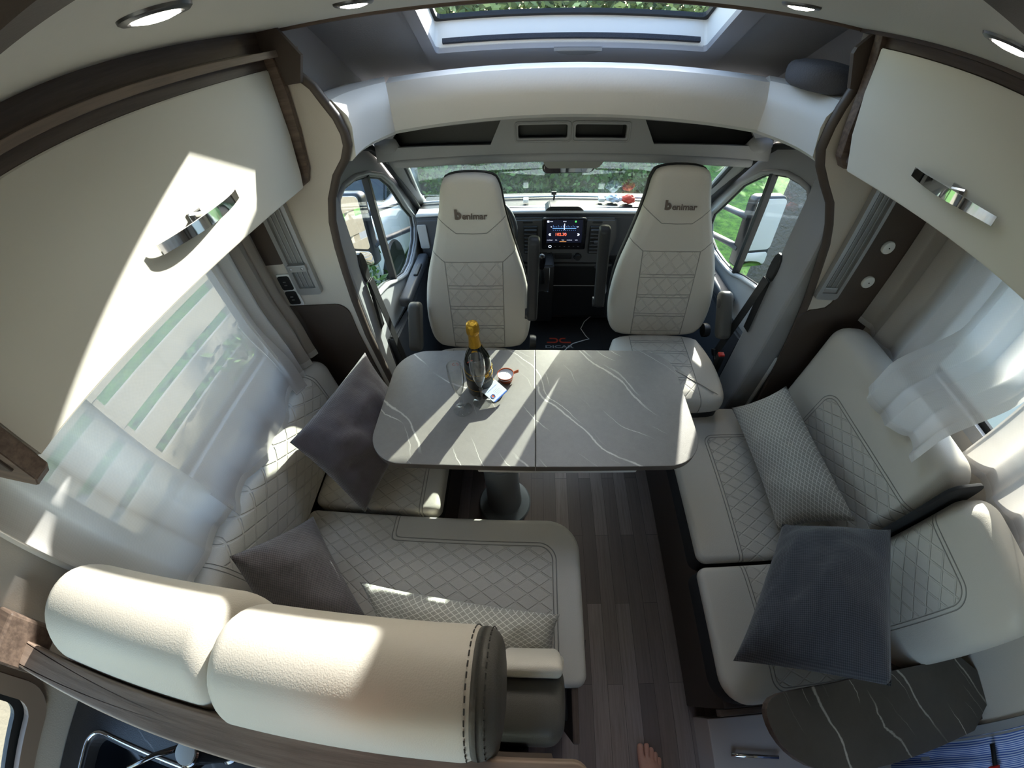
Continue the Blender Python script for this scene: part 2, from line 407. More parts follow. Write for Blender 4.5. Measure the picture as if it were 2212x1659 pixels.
# ---------------------------------------------------------------- materials
M_leather = leather('leatherette', LEATHER)
M_dleather = leather('dark_leatherette', srgb(84, 82, 78))
M_black = mat('black_plastic', (.012,.012,.013), .45, bumpy=(300,.0004))
M_blackfab = mat('black_fabric', (.018,.018,.02), .9, bumpy=(500,.001))
M_dgrey = mat('dark_grey_plastic', srgb(66,68,74), .5, bumpy=(350,.0005))
M_grey = mat('cab_grey_plastic', srgb(150,150,152), .6, bumpy=(350,.0005))
M_cap = mat('grey_cab_lining', srgb(150,150,153), .9, bumpy=(200,.001))
M_beam = mat('white_moulded_beam', srgb(214,213,210), .42, bumpy=(120,.0004))
M_beige = mat('beige_wall_board', srgb(198,190,180), .6, bumpy=(260,.0005))
M_ceil = mat('ceiling_board', srgb(222,222,214), .7, bumpy=(260,.0004))
M_door = mat('cabinet_door_lacquer', srgb(211,208,197), .28, spec=.5)
M_dwood = wood('dark_oak_board', srgb(70,58,52), srgb(92,78,70), axis=1)
M_dwoodx = wood('dark_oak_board_cross', srgb(82,68,60), srgb(116,98,86), axis=0)
M_lwood = wood('grey_oak_ledge', srgb(112,98,88), srgb(136,120,108), axis=1)
M_brown = mat('brown_board', srgb(74,63,57), .55, bumpy=(260,.0004))
M_band = mat('dark_edge_band', srgb(78,68,62), .5)
M_chrome = mat('chrome', (.75,.75,.76), .06, 1.0)
M_alu = mat('brushed_aluminium', srgb(178,178,178), .38, .75)
M_alud = mat('aluminium_groove', srgb(140,140,140), .5, .5)
M_table = veined('grey_veined_laminate', srgb(143,137,131), srgb(226,220,212), 4.2, -2.3, .42, .10, .8)
M_shelf = veined('dark_veined_laminate', srgb(84,79,73), srgb(196,190,180), 4.2, 1.15, .35)
M_top = veined('kitchen_veined_laminate', srgb(62,60,62), srgb(160,158,158), 3.0, .8, .3)
M_tabedge = mat('table_edge', srgb(98,90,83), .45)
M_white = mat('white_plastic', srgb(225,225,222), .35)
M_pane = glass('window_glass', (.955,.985,.97))
M_lamp = emit('lamp_diffuser', (1,.93,.82), 14.0)
M_rubber = mat('rubber_seal', (.01,.01,.011), .6)
M_thread = mat('stitch_thread', srgb(60,58,56), .8)

# floor: narrow planks running lengthwise
m = mat('floor_planks', srgb(112,100,96), .45); n = N(m); co = n.coord(); s = n.sep(co)
br = n.new('ShaderNodeTexBrick'); n.put(br.inputs['Vector'], n.comb(s[1], s[0])); br.inputs['Scale'].default_value = 1.0
br.inputs['Brick Width'].default_value = .62; br.inputs['Row Height'].default_value = .062; br.inputs['Mortar Size'].default_value = .0007; br.inputs['Bias'].default_value = 0
br.inputs['Color1'].default_value = col(srgb(116,103,99)); br.inputs['Color2'].default_value = col(srgb(166,150,143)); br.inputs['Mortar'].default_value = col(srgb(60,52,50))
gr = n.noise(n.mapping(co, sc=(60, 2.2, 1)), 2.0, 6, .65)
n.put(bsdf(m).inputs['Base Color'], n.mix(n.m('MULTIPLY', n.ss(gr, .35, .75), .55), br.outputs[0], srgb(110,96,91))); n.put(bsdf(m).inputs['Normal'], n.bump(gr, .0005)); M_floor = m

# ---------------------------------------------------------------- setting
XL, XR, YP = -.98, 1.37, 1.10
b = box(B(), XL-.03, XR+.03, -1.6, 1.13, -.05, 0); struct(obj('floor', b, M_floor))
# side walls with window openings
def wall(name, x0, x1, wins, ylo=-1.6, yhi=1.10):
    b = B(); holed(b, [(ylo, 0), (yhi, 0), (yhi, 2.02), (ylo, 2.02)], [rrect(a0, a1, c0, c1, .05, 5) for a0, a1, c0, c1 in wins], x0, x1, 'x'); return struct(obj(name, b, M_beige))
WINL = (.17, .93, .93, 1.44); WINR = (.10, .88, .99, 1.50); WINK = (-.95, -.20, 1.06, 1.50); WIND = (-.95, -.30, .30, .98)
wall('wall_left', XL-.03, XL, [WINL, WINK]); wall('wall_right', XR, XR+.03, [WINR, WIND])
def window(name, x, w, inward, mf=M_grey):
    t = bpy.data.objects.new(name, None); _link(t, None, T(x, (w[0]+w[1])/2, w[2])); t['kind'] = 'structure'
    b = B(); o = rrect(w[0]-.03, w[1]+.03, w[2]-.03, w[3]+.03, .07, 6); i = rrect(w[0]+.012, w[1]-.012, w[2]+.012, w[3]-.012, .04, 6)
    holed(b, o, [i], x-.004*inward, x+.014*inward, 'x'); obj('window_frame', b, mf, t, world=True)
    b = B(); o = rrect(w[0]+.001, w[1]-.001, w[2]+.001, w[3]-.001, .048, 6); i = rrect(w[0]+.03, w[1]-.03, w[2]+.03, w[3]-.03, .03, 6)
    holed(b, o, [i], x-.028*inward, x-.012*inward, 'x'); obj('window_seal', b, M_rubber, t, world=True)
    b = B(); box(b, x-.022*inward, x-.018*inward, w[0]+.02, w[1]-.02, w[2]+.02, w[3]-.02); obj('window_pane', b, M_pane, t, world=True)
    return t
window('window_1', XL, WINL, 1); window('window_2', XR, WINR, -1); wk = window('window_3', XL, WINK, 1, mat('brown_window_frame', srgb(150,132,118), .5)); window('window_4', XR, WIND, -1)
# ceiling over the dinette (underside of the raised bed) with its dark rim, ceiling behind
CE = [(-.66,.198),(-.2,.207),(.24,.245),(.40,.298),(.62,.375),(.84,.46)]
b = slab(B(), CE+[(.84,1.135),(-.66,1.135)], 1.8415, 1.90, .003); struct(obj('ceiling', b, M_ceil))
b = B(); box(b, -.70, .90, 1.135, 1.152, 1.834, 1.93, .004); struct(obj('trim_1', b, M_dwoodx))
b = prism(B(), [(-.70,.165),(.86,.165),(.86,.458)]+[(x, y-.001) for x, y in CE[::-1]]+[(-.70,.198)], 1.836, 1.93, 'z'); struct(obj('trim_2', b, M_brown))
b = B(); box(b, XL, XR, -1.6, .19, 1.93, 1.96); struct(obj('ceiling_rear', b, M_ceil))
b = B(); box(b, .15, XR, -1.63, -1.60, 0, 1.93); box(b, XL, .15, -1.63, -1.60, 0, .90); struct(obj('wall_rear', b, M_beige))  # unseen rear wall, upper left kept open so the right side stays darker
M_led = wood('sunlit_oak_ledge_cross', srgb(122,104,92), srgb(152,132,118), axis=0)  # ledge oak with the sunlight put into a lighter colour
b = B(); box(b, XL-.03, XR+.03, .165, 1.13, 1.93, 1.96); struct(obj('ceiling_roof', b, M_ceil))
# partitions between dinette and cab: board, wood edge band, brown lower board
PL = [(-.626,1.757),(-.60,1.735),(-.565,1.70),(-.545,1.66),(-.524,1.62),(-.514,1.579),(-.516,1.547),(-.535,1.511),(-.575,1.47),(-.615,1.402),(-.640,1.328),(-.653,1.24),(-.661,1.14),(-.667,1.02),(-.667,.85),(-.655,.70),(-.64,.5),(-.62,.25),(-.60,0)]
PR = [(.875,1.735),(.853,1.70),(.838,1.65),(.828,1.60),(.826,1.54),(.845,1.495),(.885,1.445),(.934,1.39),(.97,1.32),(.997,1.25),(1.022,1.14),(1.049,1.02),(1.075,.86),(1.10,.66),(1.122,.44),(1.137,.22),(1.15,0)]
def partition(name, edge, xw, s):
    t = bpy.data.objects.new(name, None); _link(t, None, T(xw, YP, 0)); t['kind'] = 'structure'
    pts = edge + [(xw, 0), (xw, 1.93), (edge[0][0]-s*.02, 1.93)]
    b = prism(B(), pts, YP, YP+.028, 'y'); obj('partition_board', b, M_beige, t, world=True)
    b = tube(B(), [(x, YP+.013, z) for x, z in edge], .0155, 8); obj('edge_band', b, M_band, t, world=True, smooth=True)
    return t
partL = partition('wall_front_left', PL, XL, 1); partR = partition('wall_front_right', PR, XR, -1)
def arc(cx, cz, r, a0, a1, n=6): return [(cx+r*math.cos(math.radians(a0+(a1-a0)*i/n)), cz+r*math.sin(math.radians(a0+(a1-a0)*i/n))) for i in range(n+1)]
b = prism(B(), [(XL,0),(-.625,0),(-.645,.25),(-.665,.5),(-.682,.7),(-.694,.86)]+arc(-.745,.962,.05,0,90)+[(XL,1.012)], YP-.006, YP, 'y'); obj('lower_board', b, M_brown, partL, world=True)
b = prism(B(), [(XL,1.195),(-.885,1.195)]+arc(-.885,1.215,.02,-90,0)+[(-.855,1.47),(XL,1.47)], YP-.006, YP, 'y'); obj('upper_board', b, M_brown, partL, world=True)
pr = [(XR,0),(1.125,0),(1.112,.22),(1.097,.44),(1.078,.64),(1.058,.80)]+[(1.045,.88),(1.035,.94),(1.045,.965),(1.07,.985),(1.10,.99),(1.128,.998),(1.142,1.02),(1.148,1.05),(1.135,1.33),(1.12,1.47),(XR,1.47)]
b = prism(B(), pr, YP-.006, YP, 'y'); obj('lower_board', b, M_brown, partR, world=True)
# dark wood ends above the partitions
for nm, pts in (('trim_3', [(-.62,1.93),(-.605,1.845),(-.568,1.79),(-.558,1.775),(-.580,1.715),(-.70,1.715),(-.70,1.93)]), ('trim_4', [(.86,1.93),(.845,1.845),(.80,1.795),(.795,1.78),(.82,1.70),(.93,1.70),(.93,1.93)])):
    b = prism(B(), pts, 1.085, 1.0985, 'y'); struct(obj(nm, b, M_brown))
# cab head lining with the panoramic skylight
CX = .17
def capz(y): return 1.655 + .56*(1.80-y)
b = B(); hole = [(-.36, 1.20), (.66, 1.20), (.66, 1.67), (-.36, 1.67)]
holed(b, [(-.70, 1.155), (1.02, 1.155), (1.02, 1.86), (-.70, 1.86)], [hole], 0, .012, 'z')
for v in b.verts: v.co.z += capz(v.co.y)
struct(obj('ceiling_cab', b, M_cap))
for nm, xs in (('wall_cab_left', (-.70, -.74)), ('wall_cab_right', (1.02, 1.06))):
    b = prism(B(), [(1.13, 1.55), (1.13, 2.10), (1.16, 2.10), (1.95, 1.62), (1.95, 1.55)], min(xs), max(xs), 'x'); struct(obj(nm, b, M_cap))
b = B(); box(b, -.74, 1.06, 1.13, 1.16, 1.93, 2.12); struct(obj('wall_cab_rear', b, M_cap))
sk = bpy.data.objects.new('window_5', None); _link(sk, None, T(CX, 1.45, capz(1.45))); sk['kind'] = 'structure'
NRM = Vector((0, .489, .872))
def capM(): return frame_M(Vector((0, 1.80, 1.655)), (1, 0, 0), (0, -1, .56))    # local x across, local y up the slope, local z outwards/up
cm = capM()
fz = -1 if (cm.to_3x3() @ Vector((0,0,1))).z < 0 else 1
def sl(y): return (1.80-y)*math.sqrt(1+.56**2)
b = B(); oR = rrect(-.375, .705, sl(1.795), sl(1.19), .03, 5); iR = rrect(-.335, .63, sl(1.657), sl(1.215), .012, 4)
holed(b, oR, [iR], -.018*fz, .004*fz, 'z'); obj('skylight_surround', b, mat('skylight_surround_grey', srgb(150,150,154), .55), sk, cm)
b = B(); holed(b, rrect(-.359,.659,sl(1.672),sl(1.20),.01,3), [rrect(-.337,.632,sl(1.657),sl(1.215),.01,3)], 0, .095*fz, 'z'); obj('skylight_reveal', b, M_white, sk, cm)
b = B(); box(b, -.31, .605, sl(1.657)+.001, sl(1.657)+.012, .012*fz, .028*fz); obj('blind_brush', b, mat('blind_brush', srgb(52,56,66), .9, bumpy=(180,.004)), sk, cm)
b = slab(B(), [(CX-.085, sl(1.657)), (CX-.06, sl(1.657)-.022), (CX-.03, sl(1.657)-.03), (CX+.03, sl(1.657)-.03), (CX+.06, sl(1.657)-.022), (CX+.085, sl(1.657))], min(-.03*fz, -.012*fz), max(-.03*fz, -.012*fz), .003); obj('blind_grip', b, mat('blind_grip', srgb(120,118,116), .5), sk, cm)
b = B(); holed(b, rrect(-.359,.659,sl(1.672),sl(1.20),.02,3), [rrect(-.325,.62,sl(1.645),sl(1.23),.02,3)], .095*fz, .112*fz, 'z'); obj('skylight_seal', b, M_rubber, sk, cm)
b = B(); box(b, -.33, .63, sl(1.665), sl(1.21), .103*fz, .107*fz); obj('skylight_pane', b, glass('skylight_glass', (.86,.88,.88)), sk, cm)
for x in (-.33, .165, .66):
    b = lathe(B(), [(0,0),(.006,0),(.006,.003),(0,.004)], 12, T(x, sl(1.765), -.022*fz)); obj('screw_cap', b, M_white, sk, cm, smooth=40)
# moulded beam across the cab opening: centre piece + two angled side pieces
def beam_piece(name, sections, mt):
    b = B(); rs = []
    for sec in sections: rs.append([b.verts.new(p) for p in sec])
    k = len(rs[0])
    for A_, B_ in zip(rs, rs[1:]):
        for i in range(k): b.faces.new((A_[i], A_[(i+1) % k], B_[(i+1) % k], B_[i]))
    b.faces.new(rs[0]); b.faces.new(rs[-1][::-1])
    return struct(obj(name, b, mt, world=True, smooth=35))
def lerp(a, c, t): return tuple(a[i]+(c[i]-a[i])*t for i in range(3))
def bsec(x, y, top, mid, bot, d=(0, 1)):
    dx, dy = d
    base = [(x+dx*.05, y+dy*.05, top+.0), (x, y, top-.012), (x-dx*.035, y-dy*.035, mid+.03), (x-dx*.04, y-dy*.04, mid), (x-dx*.028, y-dy*.028, bot+.012), (x-dx*.012, y-dy*.012, bot), (x+dx*.10, y+dy*.10, bot+.004), (x+dx*.16, y+dy*.16, bot+.02), (x+dx*.16, y+dy*.16, top-.02)]
    return base
secs = []
for i in range(13):
    t = i/12; x = -.475+t*1.265; a = (2*t-1)**2
    secs.append(bsec(x, 1.47-.03*a, 1.682-.012*a, 1.60-.012*a, 1.523-.022*a))
beam_piece('trim_5', secs, M_beam)
for nm, e0, e1 in (('trim_6', (-.475, 1.44), (-.53, 1.125)), ('trim_7', (.79, 1.44), (.845, 1.125))):
    sx = -1 if e0[0] < 0 else 1; secs = []
    for i in range(7):
        t = i/6; x = e0[0]+(e1[0]-e0[0])*t + sx*.03*math.sin(t*PI); y = e0[1]+(e1[1]-e0[1])*t
        dz = .0; d = Vector((sx*(.35+.65*min(1, t*2)), 1-min(1, t*2)*.95)).normalized()
        secs.append(bsec(x, y, 1.675, 1.59, 1.500, (d[0], d[1])))
    beam_piece(nm, secs, M_beam)
b = B(); box(b, -.70, -.56, 1.16, 1.62, 1.50, 1.66, .02); struct(obj('trim_8', b, M_beam))
b = B(); box(b, .93, 1.02, 1.16, 1.62, 1.50, 1.66, .02); struct(obj('trim_9', b, M_beam))

b = slab(B(), smooth_poly([(.76,1.19),(1.0,1.17),(1.0,1.44),(.80,1.44)], 2), 1.665, 1.738, .03, .012); rc = obj('rolled_curtain', b, mat('dark_grey_fabric', srgb(84,84,90), .9, bumpy=(200,.002)), smooth=True); tag(rc, 'rolled dark grey curtain bundle lying above the right end of the white beam', 'curtain roll')
# ---------------------------------------------------------------- overhead cabinets
def cyc(): return Matrix(((0,0,1,0),(1,0,0,0),(0,1,0,0),(0,0,0,1)))      # local (a,b,c) -> world (c,a,b): outline in y,z, depth along x
def bow_handle(parent, s, x, y, z, L=.245, tiltz=0.0, out=.040):
    """chrome strap handle, bowed outwards at the middle, on one centre post"""
    b = B(); n = 22; prev = None; rows = []
    for i in range(n+1):
        t = i/n*2-1; d = out*(1-.62*t*t); yy = y + t*L/2; zz = z + tiltz*t; h = .0105+.001*math.cos(t*PI)
        rows.append([b.verts.new((x+s*(d), yy, zz-h)), b.verts.new((x+s*(d), yy, zz+h)), b.verts.new((x+s*(d-.004), yy, zz+h)), b.verts.new((x+s*(d-.004), yy, zz-h))])
    for A_, B_ in zip(rows, rows[1:]):
        for k in range(4): b.faces.new((A_[k], A_[(k+1)%4], B_[(k+1)%4], B_[k]))
    b.faces.new(rows[0]); b.faces.new(rows[-1][::-1])
    o = obj('handle', b, M_chrome, parent, world=True, smooth=30)
    b = B(); box(b, -.007, .007, -.011, .011, 0, out-.004, .003); box(b, -.014, .014, -.017, .017, 0, .004, .0015)
    obj('handle_post', b, M_chrome, o, T(x, y, z+.004) @ RY(s*PI/2))
cl = thing('overhead_cabinet', 'white overhead cabinet above the left curtains, sunlit door, long chrome bow handle', 'cabinet', (-.82, .63, 1.46))
b = box(B(), XL+.001, -.668, .12, 1.05, 1.472, 1.925, .002); obj('cabinet_body', b, M_brown, cl, world=True)
b = prism(B(), [(.155, 1.462), (1.043, 1.462), (1.056, 1.50), (1.070, 1.60), (1.074, 1.757), (.155, 1.757)], -.668, -.650, 'x', .0025)
dl = obj('cabinet_door', b, M_door, cl, world=True, smooth=30)
bow_handle(dl, 1, -.650, .635, 1.555)
b = box(B(), -.69, -.655, .10, 1.19, 1.757, 1.80, .001); obj('cabinet_rail', b, M_dwood, cl, world=True)
b = box(B(), -.70, -.618, .10, 1.20, 1.780, 1.796, .0015); obj('light_ledge', b, M_lwood, cl, world=True)
b = box(B(), -.70, -.66, .10, 1.15, 1.796, 1.93, .001); obj('fascia_board', b, M_dwood, cl, world=True)
b = B(); prism(b, [(-.80, 1.79), (-.630, 1.79), (-.622, 1.70), (-.626, 1.60), (-.638, 1.50), (-.655, 1.465), (-.68, 1.452), (-.80, 1.452)], 1.076, 1.094, 'y', .001); obj('end_panel', b, M_dwoodx, cl, world=True)
b = B(); prism(b, [(-.80, 1.79), (-.645, 1.79), (-.637, 1.50), (-.645, 1.45), (-.67, 1.43), (-.80, 1.43)], .125, .152, 'y', .002); obj('end_panel', b, M_dwoodx, cl, world=True)
crr = thing('overhead_cabinet', 'white overhead cabinet above the right curtains, shaded door, short chrome bow handle', 'cabinet', (1.10, .55, 1.52))
b = box(B(), .853, XR-.001, .02, 1.03, 1.53, 1.925, .002); obj('cabinet_body', b, M_brown, crr, world=True)
b = prism(B(), [(.04, 1.518), (.992, 1.518), (1.03, 1.60), (1.045, 1.70), (1.045, 1.806), (.04, 1.806)], .835, .853, 'x', .0025)
dr = obj('cabinet_door', b, M_door, crr, world=True, smooth=30)
bow_handle(dr, -1, .835, .665, 1.594, .225)
b = box(B(), .850, .90, .02, 1.15, 1.808, 1.93, .001); obj('fascia_board', b, M_dwood, crr, world=True)
b = box(B(), .832, .86, .02, 1.14, 1.832, 1.85, .001); obj('fascia_lip', b, M_dwood, crr, world=True)
b = B(); prism(b, [(.98, 1.84), (.832, 1.84), (.838, 1.76), (.842, 1.60), (.850, 1.535), (.872, 1.508), (.98, 1.508)], 1.05, 1.078, 'y', .001); obj('end_panel', b, M_dwoodx, crr, world=True)
# recessed ceiling lamps
def lamp(label, x, y):
    t = thing('ceiling_light', label, 'ceiling light', (x, y, 1.8405), group='round recessed lamps in the ceiling')
    b = lathe(B(), [(.0235,.001),(.0235,-.0015),(.026,-.0045),(.031,-.0045),(.034,-.002),(.0345,.001)], 40); obj('light_ring', b, mat('dark_nickel', (.18,.18,.18), .3, .9), t, T(x, y, 1.8405), smooth=40)
    b = lathe(B(), [(0,-.0085),(.012,-.0078),(.0225,-.0052),(.0234,.001),(0,.001)], 40); obj('light_diffuser', b, M_lamp, t, T(x, y, 1.8405))
    return t
l0 = lamp('glowing round ceiling lamp, largest in view, above the left cabinet handle', -.325, .382)
dup(l0, T(-.292, .800, 1.8405), 'small glowing ceiling lamp by the left end of the skylight')
dup(l0, T(.475, .830, 1.8405), 'small glowing ceiling lamp by the right end of the skylight')
dup(l0, T(.478, .392, 1.8405), 'glowing ceiling lamp cut by the right picture edge above the right cabinet')

# ---------------------------------------------------------------- dining table
def edge_mat(b, thr=.6):
    b.normal_update()
    for f in b.faces: f.material_index = 1 if abs(f.normal.z) < thr else 0
    return b
tb = thing('dining_table', 'grey veined extending table on a grey pedestal between sofa and cab seats', 'table', (-.133, .79, 0))
full = rrect(-.545, .56, .572, 1.10, .125, 14); xs = .0125
def clip(pts, side):
    out = []
    for i, p in enumerate(pts):
        q = pts[(i+1) % len(pts)]; ip, iq = (p[0] < xs) == (side < 0), (q[0] < xs) == (side < 0)
        if ip: out.append(p)
        if ip != iq:
            t = (xs-p[0])/(q[0]-p[0]); out.append((xs + side*.0007, p[1]+(q[1]-p[1])*t))
    return out
for sd_ in (-1, 1):
    b = edge_mat(slab(B(), clip(full, sd_), .733, .76, .0025, seg=2, rings=3)); obj('tabletop', b, [M_table, M_tabedge], tb)
b = box(B(), -.175, .345, .588, .72, .690, .733, .004); box(b, -.185, .36, .93, 1.06, .695, .733, .004); obj('slide_rail', b, M_white, tb, world=True)
M_ped = mat('pedestal_grey', srgb(150,158,164), .38)
b = lathe(B(), [(0,0),(.128,0),(.130,.006),(.124,.014),(.092,.022),(.084,.03),(.078,.20),(.074,.42),(.073,.425),(.066,.427)], 56, T(-.133, .79, 0)); ped = obj('pedestal_base', b, M_ped, tb, smooth=35)
b = lathe(B(), [(.0655,.40),(.064,.58),(.063,.70),(.0,.70)], 48, T(-.133, .79, 0)); obj('pedestal_column', b, M_ped, tb, smooth=35)
b = box(B(), -.25, -.02, .70, .90, .68, .695, .003); obj('mounting_plate', b, M_dgrey, tb, world=True)
b = B(); slab(b, rrect(-.028,.028,-.035,.04,.006,3), 0, .02, .004, M=T(-.185, .70, .655) @ RX(.9)); box(b, -.225, -.145, .70, .735, .655, .68, .004); obj('release_lever', b, M_black, tb)

# ---------------------------------------------------------------- seating
PAN = lambda *a: a
def cushion(name, label, outline, z0, z1, mt, group=None, er=.022, puff=.012, dark=.62, cat='seat cushion', over=.004):
    """light stitched top over a black box side"""
    xs_ = [p[0] for p in outline]; ys_ = [p[1] for p in outline]; cx, cy = (min(xs_)+max(xs_))/2, (min(ys_)+max(ys_))/2; loc = [(x-cx, y-cy) for x, y in outline]
    t = thing(name, label, cat, (cx, cy, z0), group=group); zm = z0+(z1-z0)*dark
    b = slab(B(), loc, zm, z1, er, puff, 0, seg=5, rings=10, step=.02); obj('cushion_top', b, mt, t, T(cx, cy, 0), smooth=True)
    sh = [(x*(1-over), y*(1-over)) for x, y in loc]
    b = slab(B(), sh, z0, zm+.012, .006, step=.03); obj('cushion_side', b, M_blackfab, t, T(cx, cy, 0), smooth=40); return t
def leather2(name, pans, plane='xy', q=(.075, .05), **k):
    """stitched quilting over the union of several panels"""
    if name in MATS: return MATS[name]
    m = leather(name+'_base', LEATHER).copy(); m.name = name; MATS[name] = m
    n = N(m); b = bsdf(m); co = n.coord(); s = n.sep(co); ax = {'x': 0, 'y': 1, 'z': 2}; u, v = s[ax[plane[0]]], s[ax[plane[1]]]
    d = None
    for p in pans:
        di = rr_sdf(n, u, v, *p); d = di if d is None else n.m('SMOOTH_MIN', d, di, .03)
    ins = n.m('SUBTRACT', 1.0, n.ss(d, -.006, -.002)); dm = diamonds(n, u, v, q[0], q[1], .085)
    st = n.m('MAXIMUM', line(n, d, .0022), line(n, n.m('SUBTRACT', d, .012), .0022))
    g = n.new('ShaderNodeTexVoronoi'); n.put(g.inputs['Vector'], co); g.inputs['Scale'].default_value = 420
    h = n.m('SUBTRACT', n.m('ADD', n.m('MULTIPLY', g.outputs['Distance'], .1), n.m('MULTIPLY', n.noise(co, 5, 2), 1.6)), n.m('ADD', n.m('MULTIPLY', n.m('MULTIPLY', dm, ins), 1.05), n.m('MULTIPLY', st, 1.6)))
    n.put(b.inputs['Normal'], n.bump(h, .0022, 1.0)); n.put(b.inputs['Base Color'], n.mix(n.m('MULTIPLY', st, .6), LEATHER, tuple(x*.3 for x in LEATHER))); return m
# right bench
b = B(); box(b, .615, XR, -.085, 1.07, .0, .35, .004); bench = obj('side_bench', b, M_brown, world=True); tag(bench, 'dark bench box along the right wall under the pale cushions', 'bench')
b = box(B(), .60, 1.34, -.105, -.085, .315, .35, .002); obj('rear_edge_board', b, M_dwoodx, bench, world=True)
mA = leather2('leather_rs1', [(.42, -.45, .55, .62, .03)]); cushion('seat_cushion', 'pale quilted seat cushion on the right bench under the patterned bolster', rrect(.585, 1.17, .352, 1.035, (.034,.034,.034,.04), 6), .35, .472, mA)
mB = leather2('leather_rs2', [(.42, .45, .55, .62, .03)]); cushion('seat_cushion', 'pale seat cushion on the right bench with rounded rear corner under the dark grey pillow', rrect(.572, 1.17, -.075, .338, (.09,.034,.034,.034), 8), .35, .472, mB)
def back_cushion(label, y0, y1, z0, z1, xf, xb, lean, mt, group=None, r=.055):
    t = thing('back_cushion', label, 'back cushion', ((xf+xb)/2, (y0+y1)/2, z0)); th = abs(xb-xf); yc, zc = (y0+y1)/2, (z0+z1)/2
    sgn = 1 if xb > xf else -1                # wall side
    # local: x along y, y up, z towards the room
    M = frame_M(Vector(((xf+xb)/2, yc, zc)), (0, -sgn, 0), (sgn*math.sin(lean), 0, math.cos(lean)))
    b = slab(B(), rrect(-(y1-y0)/2, (y1-y0)/2, -(z1-z0)/2, (z1-z0)/2, .078, 9), -th/2, th/2, r, .012, 0, seg=6, rings=10, step=.02); obj('cushion_cover', b, mt, t, M, smooth=True)
    return t, M
mC = leather2('leather_rb1', [(.36, -.16, .50, .23, .05)]); back_cushion('tall pale quilted back cushion on the right bench next to the cab partition', .358, 1.045, .455, .985, 1.135, 1.275, .06, mC)
mD = leather2('leather_rb2', [(-.16, -.13, .22, .26, .05)]); back_cushion('pale quilted back cushion on the right bench behind the dark grey pillow', -.045, .335, .455, .985, 1.135, 1.275, .06, mD)
b = B(); slab(b, rrect(-.085,.065,-.20,.155,.04,5), -.005, .005, .002, M=frame_M(Vector((1.20, .3465, .835)), (1,0,0), (0,0,1))); gs = obj('cushion_gap_strap', b, M_blackfab, world=True, smooth=40); tag(gs, 'narrow black strip standing between the two right back cushions', 'strap')
# left side seat and its back
b = B(); box(b, XL, -.365, .50, 1.07, 0, .35, .004); sb = obj('side_seat_box', b, M_brown, world=True); tag(sb, 'low box under the left side seat by the table pedestal', 'bench')
mE = leather2('leather_ls', [(-.14, 0, .32, .6, .03)]); cushion('seat_cushion', 'pale quilted side seat cushion under the left end of the table', rrect(-.86, -.345, .535, 1.05, .034, 6), .35, .470, mE, dark=.30)
mF = leather2('leather_lb', [(0, 0, .36, .4, .02)], q=(.085, .055)); back_cushion('long pale quilted back cushion below the left window curtains', .06, 1.05, .455, .80, -.85, -.965, .05, mF, r=.05)
# transverse sofa
b = B(); prism(b, [(XL, -.10), (.12, -.10), (.12, .38), (.03, .48), (XL, .48)], 0, .35, 'z', .003); sb2 = obj('sofa_box', b, M_brown, world=True); tag(sb2, 'box under the travel sofa facing the table', 'sofa base')
b = box(B(), .122, .142, -.15, .005, 0, .47, .006); obj('side_board', b, M_dwood, sb2, world=True)
mG = leather2('leather_ts', [(-.42, .0, .27, .6, .05), (-.30, -.26, .72, .42, .05)]); cushion('seat_cushion', 'wide pale quilted sofa seat cushion with rounded aisle corner and dark rim', rrect(-.86, .168, -.01, .512, (.034,.036,.115,.034), 10), .35, .486, mG)
b = B(); box(b, -.001, .001, -.022, .022, -.008, .008); lab = obj('brand_label', b, M_black, [o for o in SC.objects if o.get('label', '').startswith('wide pale')][0], T(.1685, .10, .455) @ RZ(-.12))
text('label_text', 'benimar', .011, M_white, T(.1700, .10, .455) @ RZ(-.12) @ frame_M(Vector((0,0,0)), (0,1,0), (0,0,1)), lab, extrude=.0002)
# lower backrest with a dark end, two head rolls, wooden bar
t = thing('travel_sofa_back', 'plump pale sofa backrest with black leather end by the aisle', 'backrest', (-.4, -.03, .47))
prof = [(-.115, .40), (.055, .40), (.075, .60), (.07, .80), (.045, .87), (.0, .895), (-.06, .885), (-.105, .84), (-.13, .70), (-.13, .50)]
def along(b, prof, x0, x1, er, puff0=.01, puff1=.01, seg=6, M=None):
    """outline given in y,z, stretched along x"""
    return slab(b, prof, x0, x1, er, puff1, puff0, seg=seg, rings=6, M=cyc() if M is None else M, step=.015)
pf = smooth_poly(prof); obj('backrest_cover', along(B(), pf, -.84, -.055, .02), M_leather, t, world=True, smooth=True)
pe = smooth_poly([(-.118, .40), (.058, .40), (.076, .60), (.066, .79), (.0, .835), (-.06, .845), (-.108, .83), (-.133, .70), (-.133, .50)])
obj('backrest_end', along(B(), pe, -.09, .075, .035, .002, .012), M_dleather, t, world=True, smooth=True)
obj('backrest_end_top', along(B(), smooth_poly([(.02,.66),(.074,.60),(.083,.66),(.070,.80),(.047,.862),(.015,.872),(.008,.80)]), -.06, .070, .012, .0, .008), M_leather, t, world=True, smooth=True)
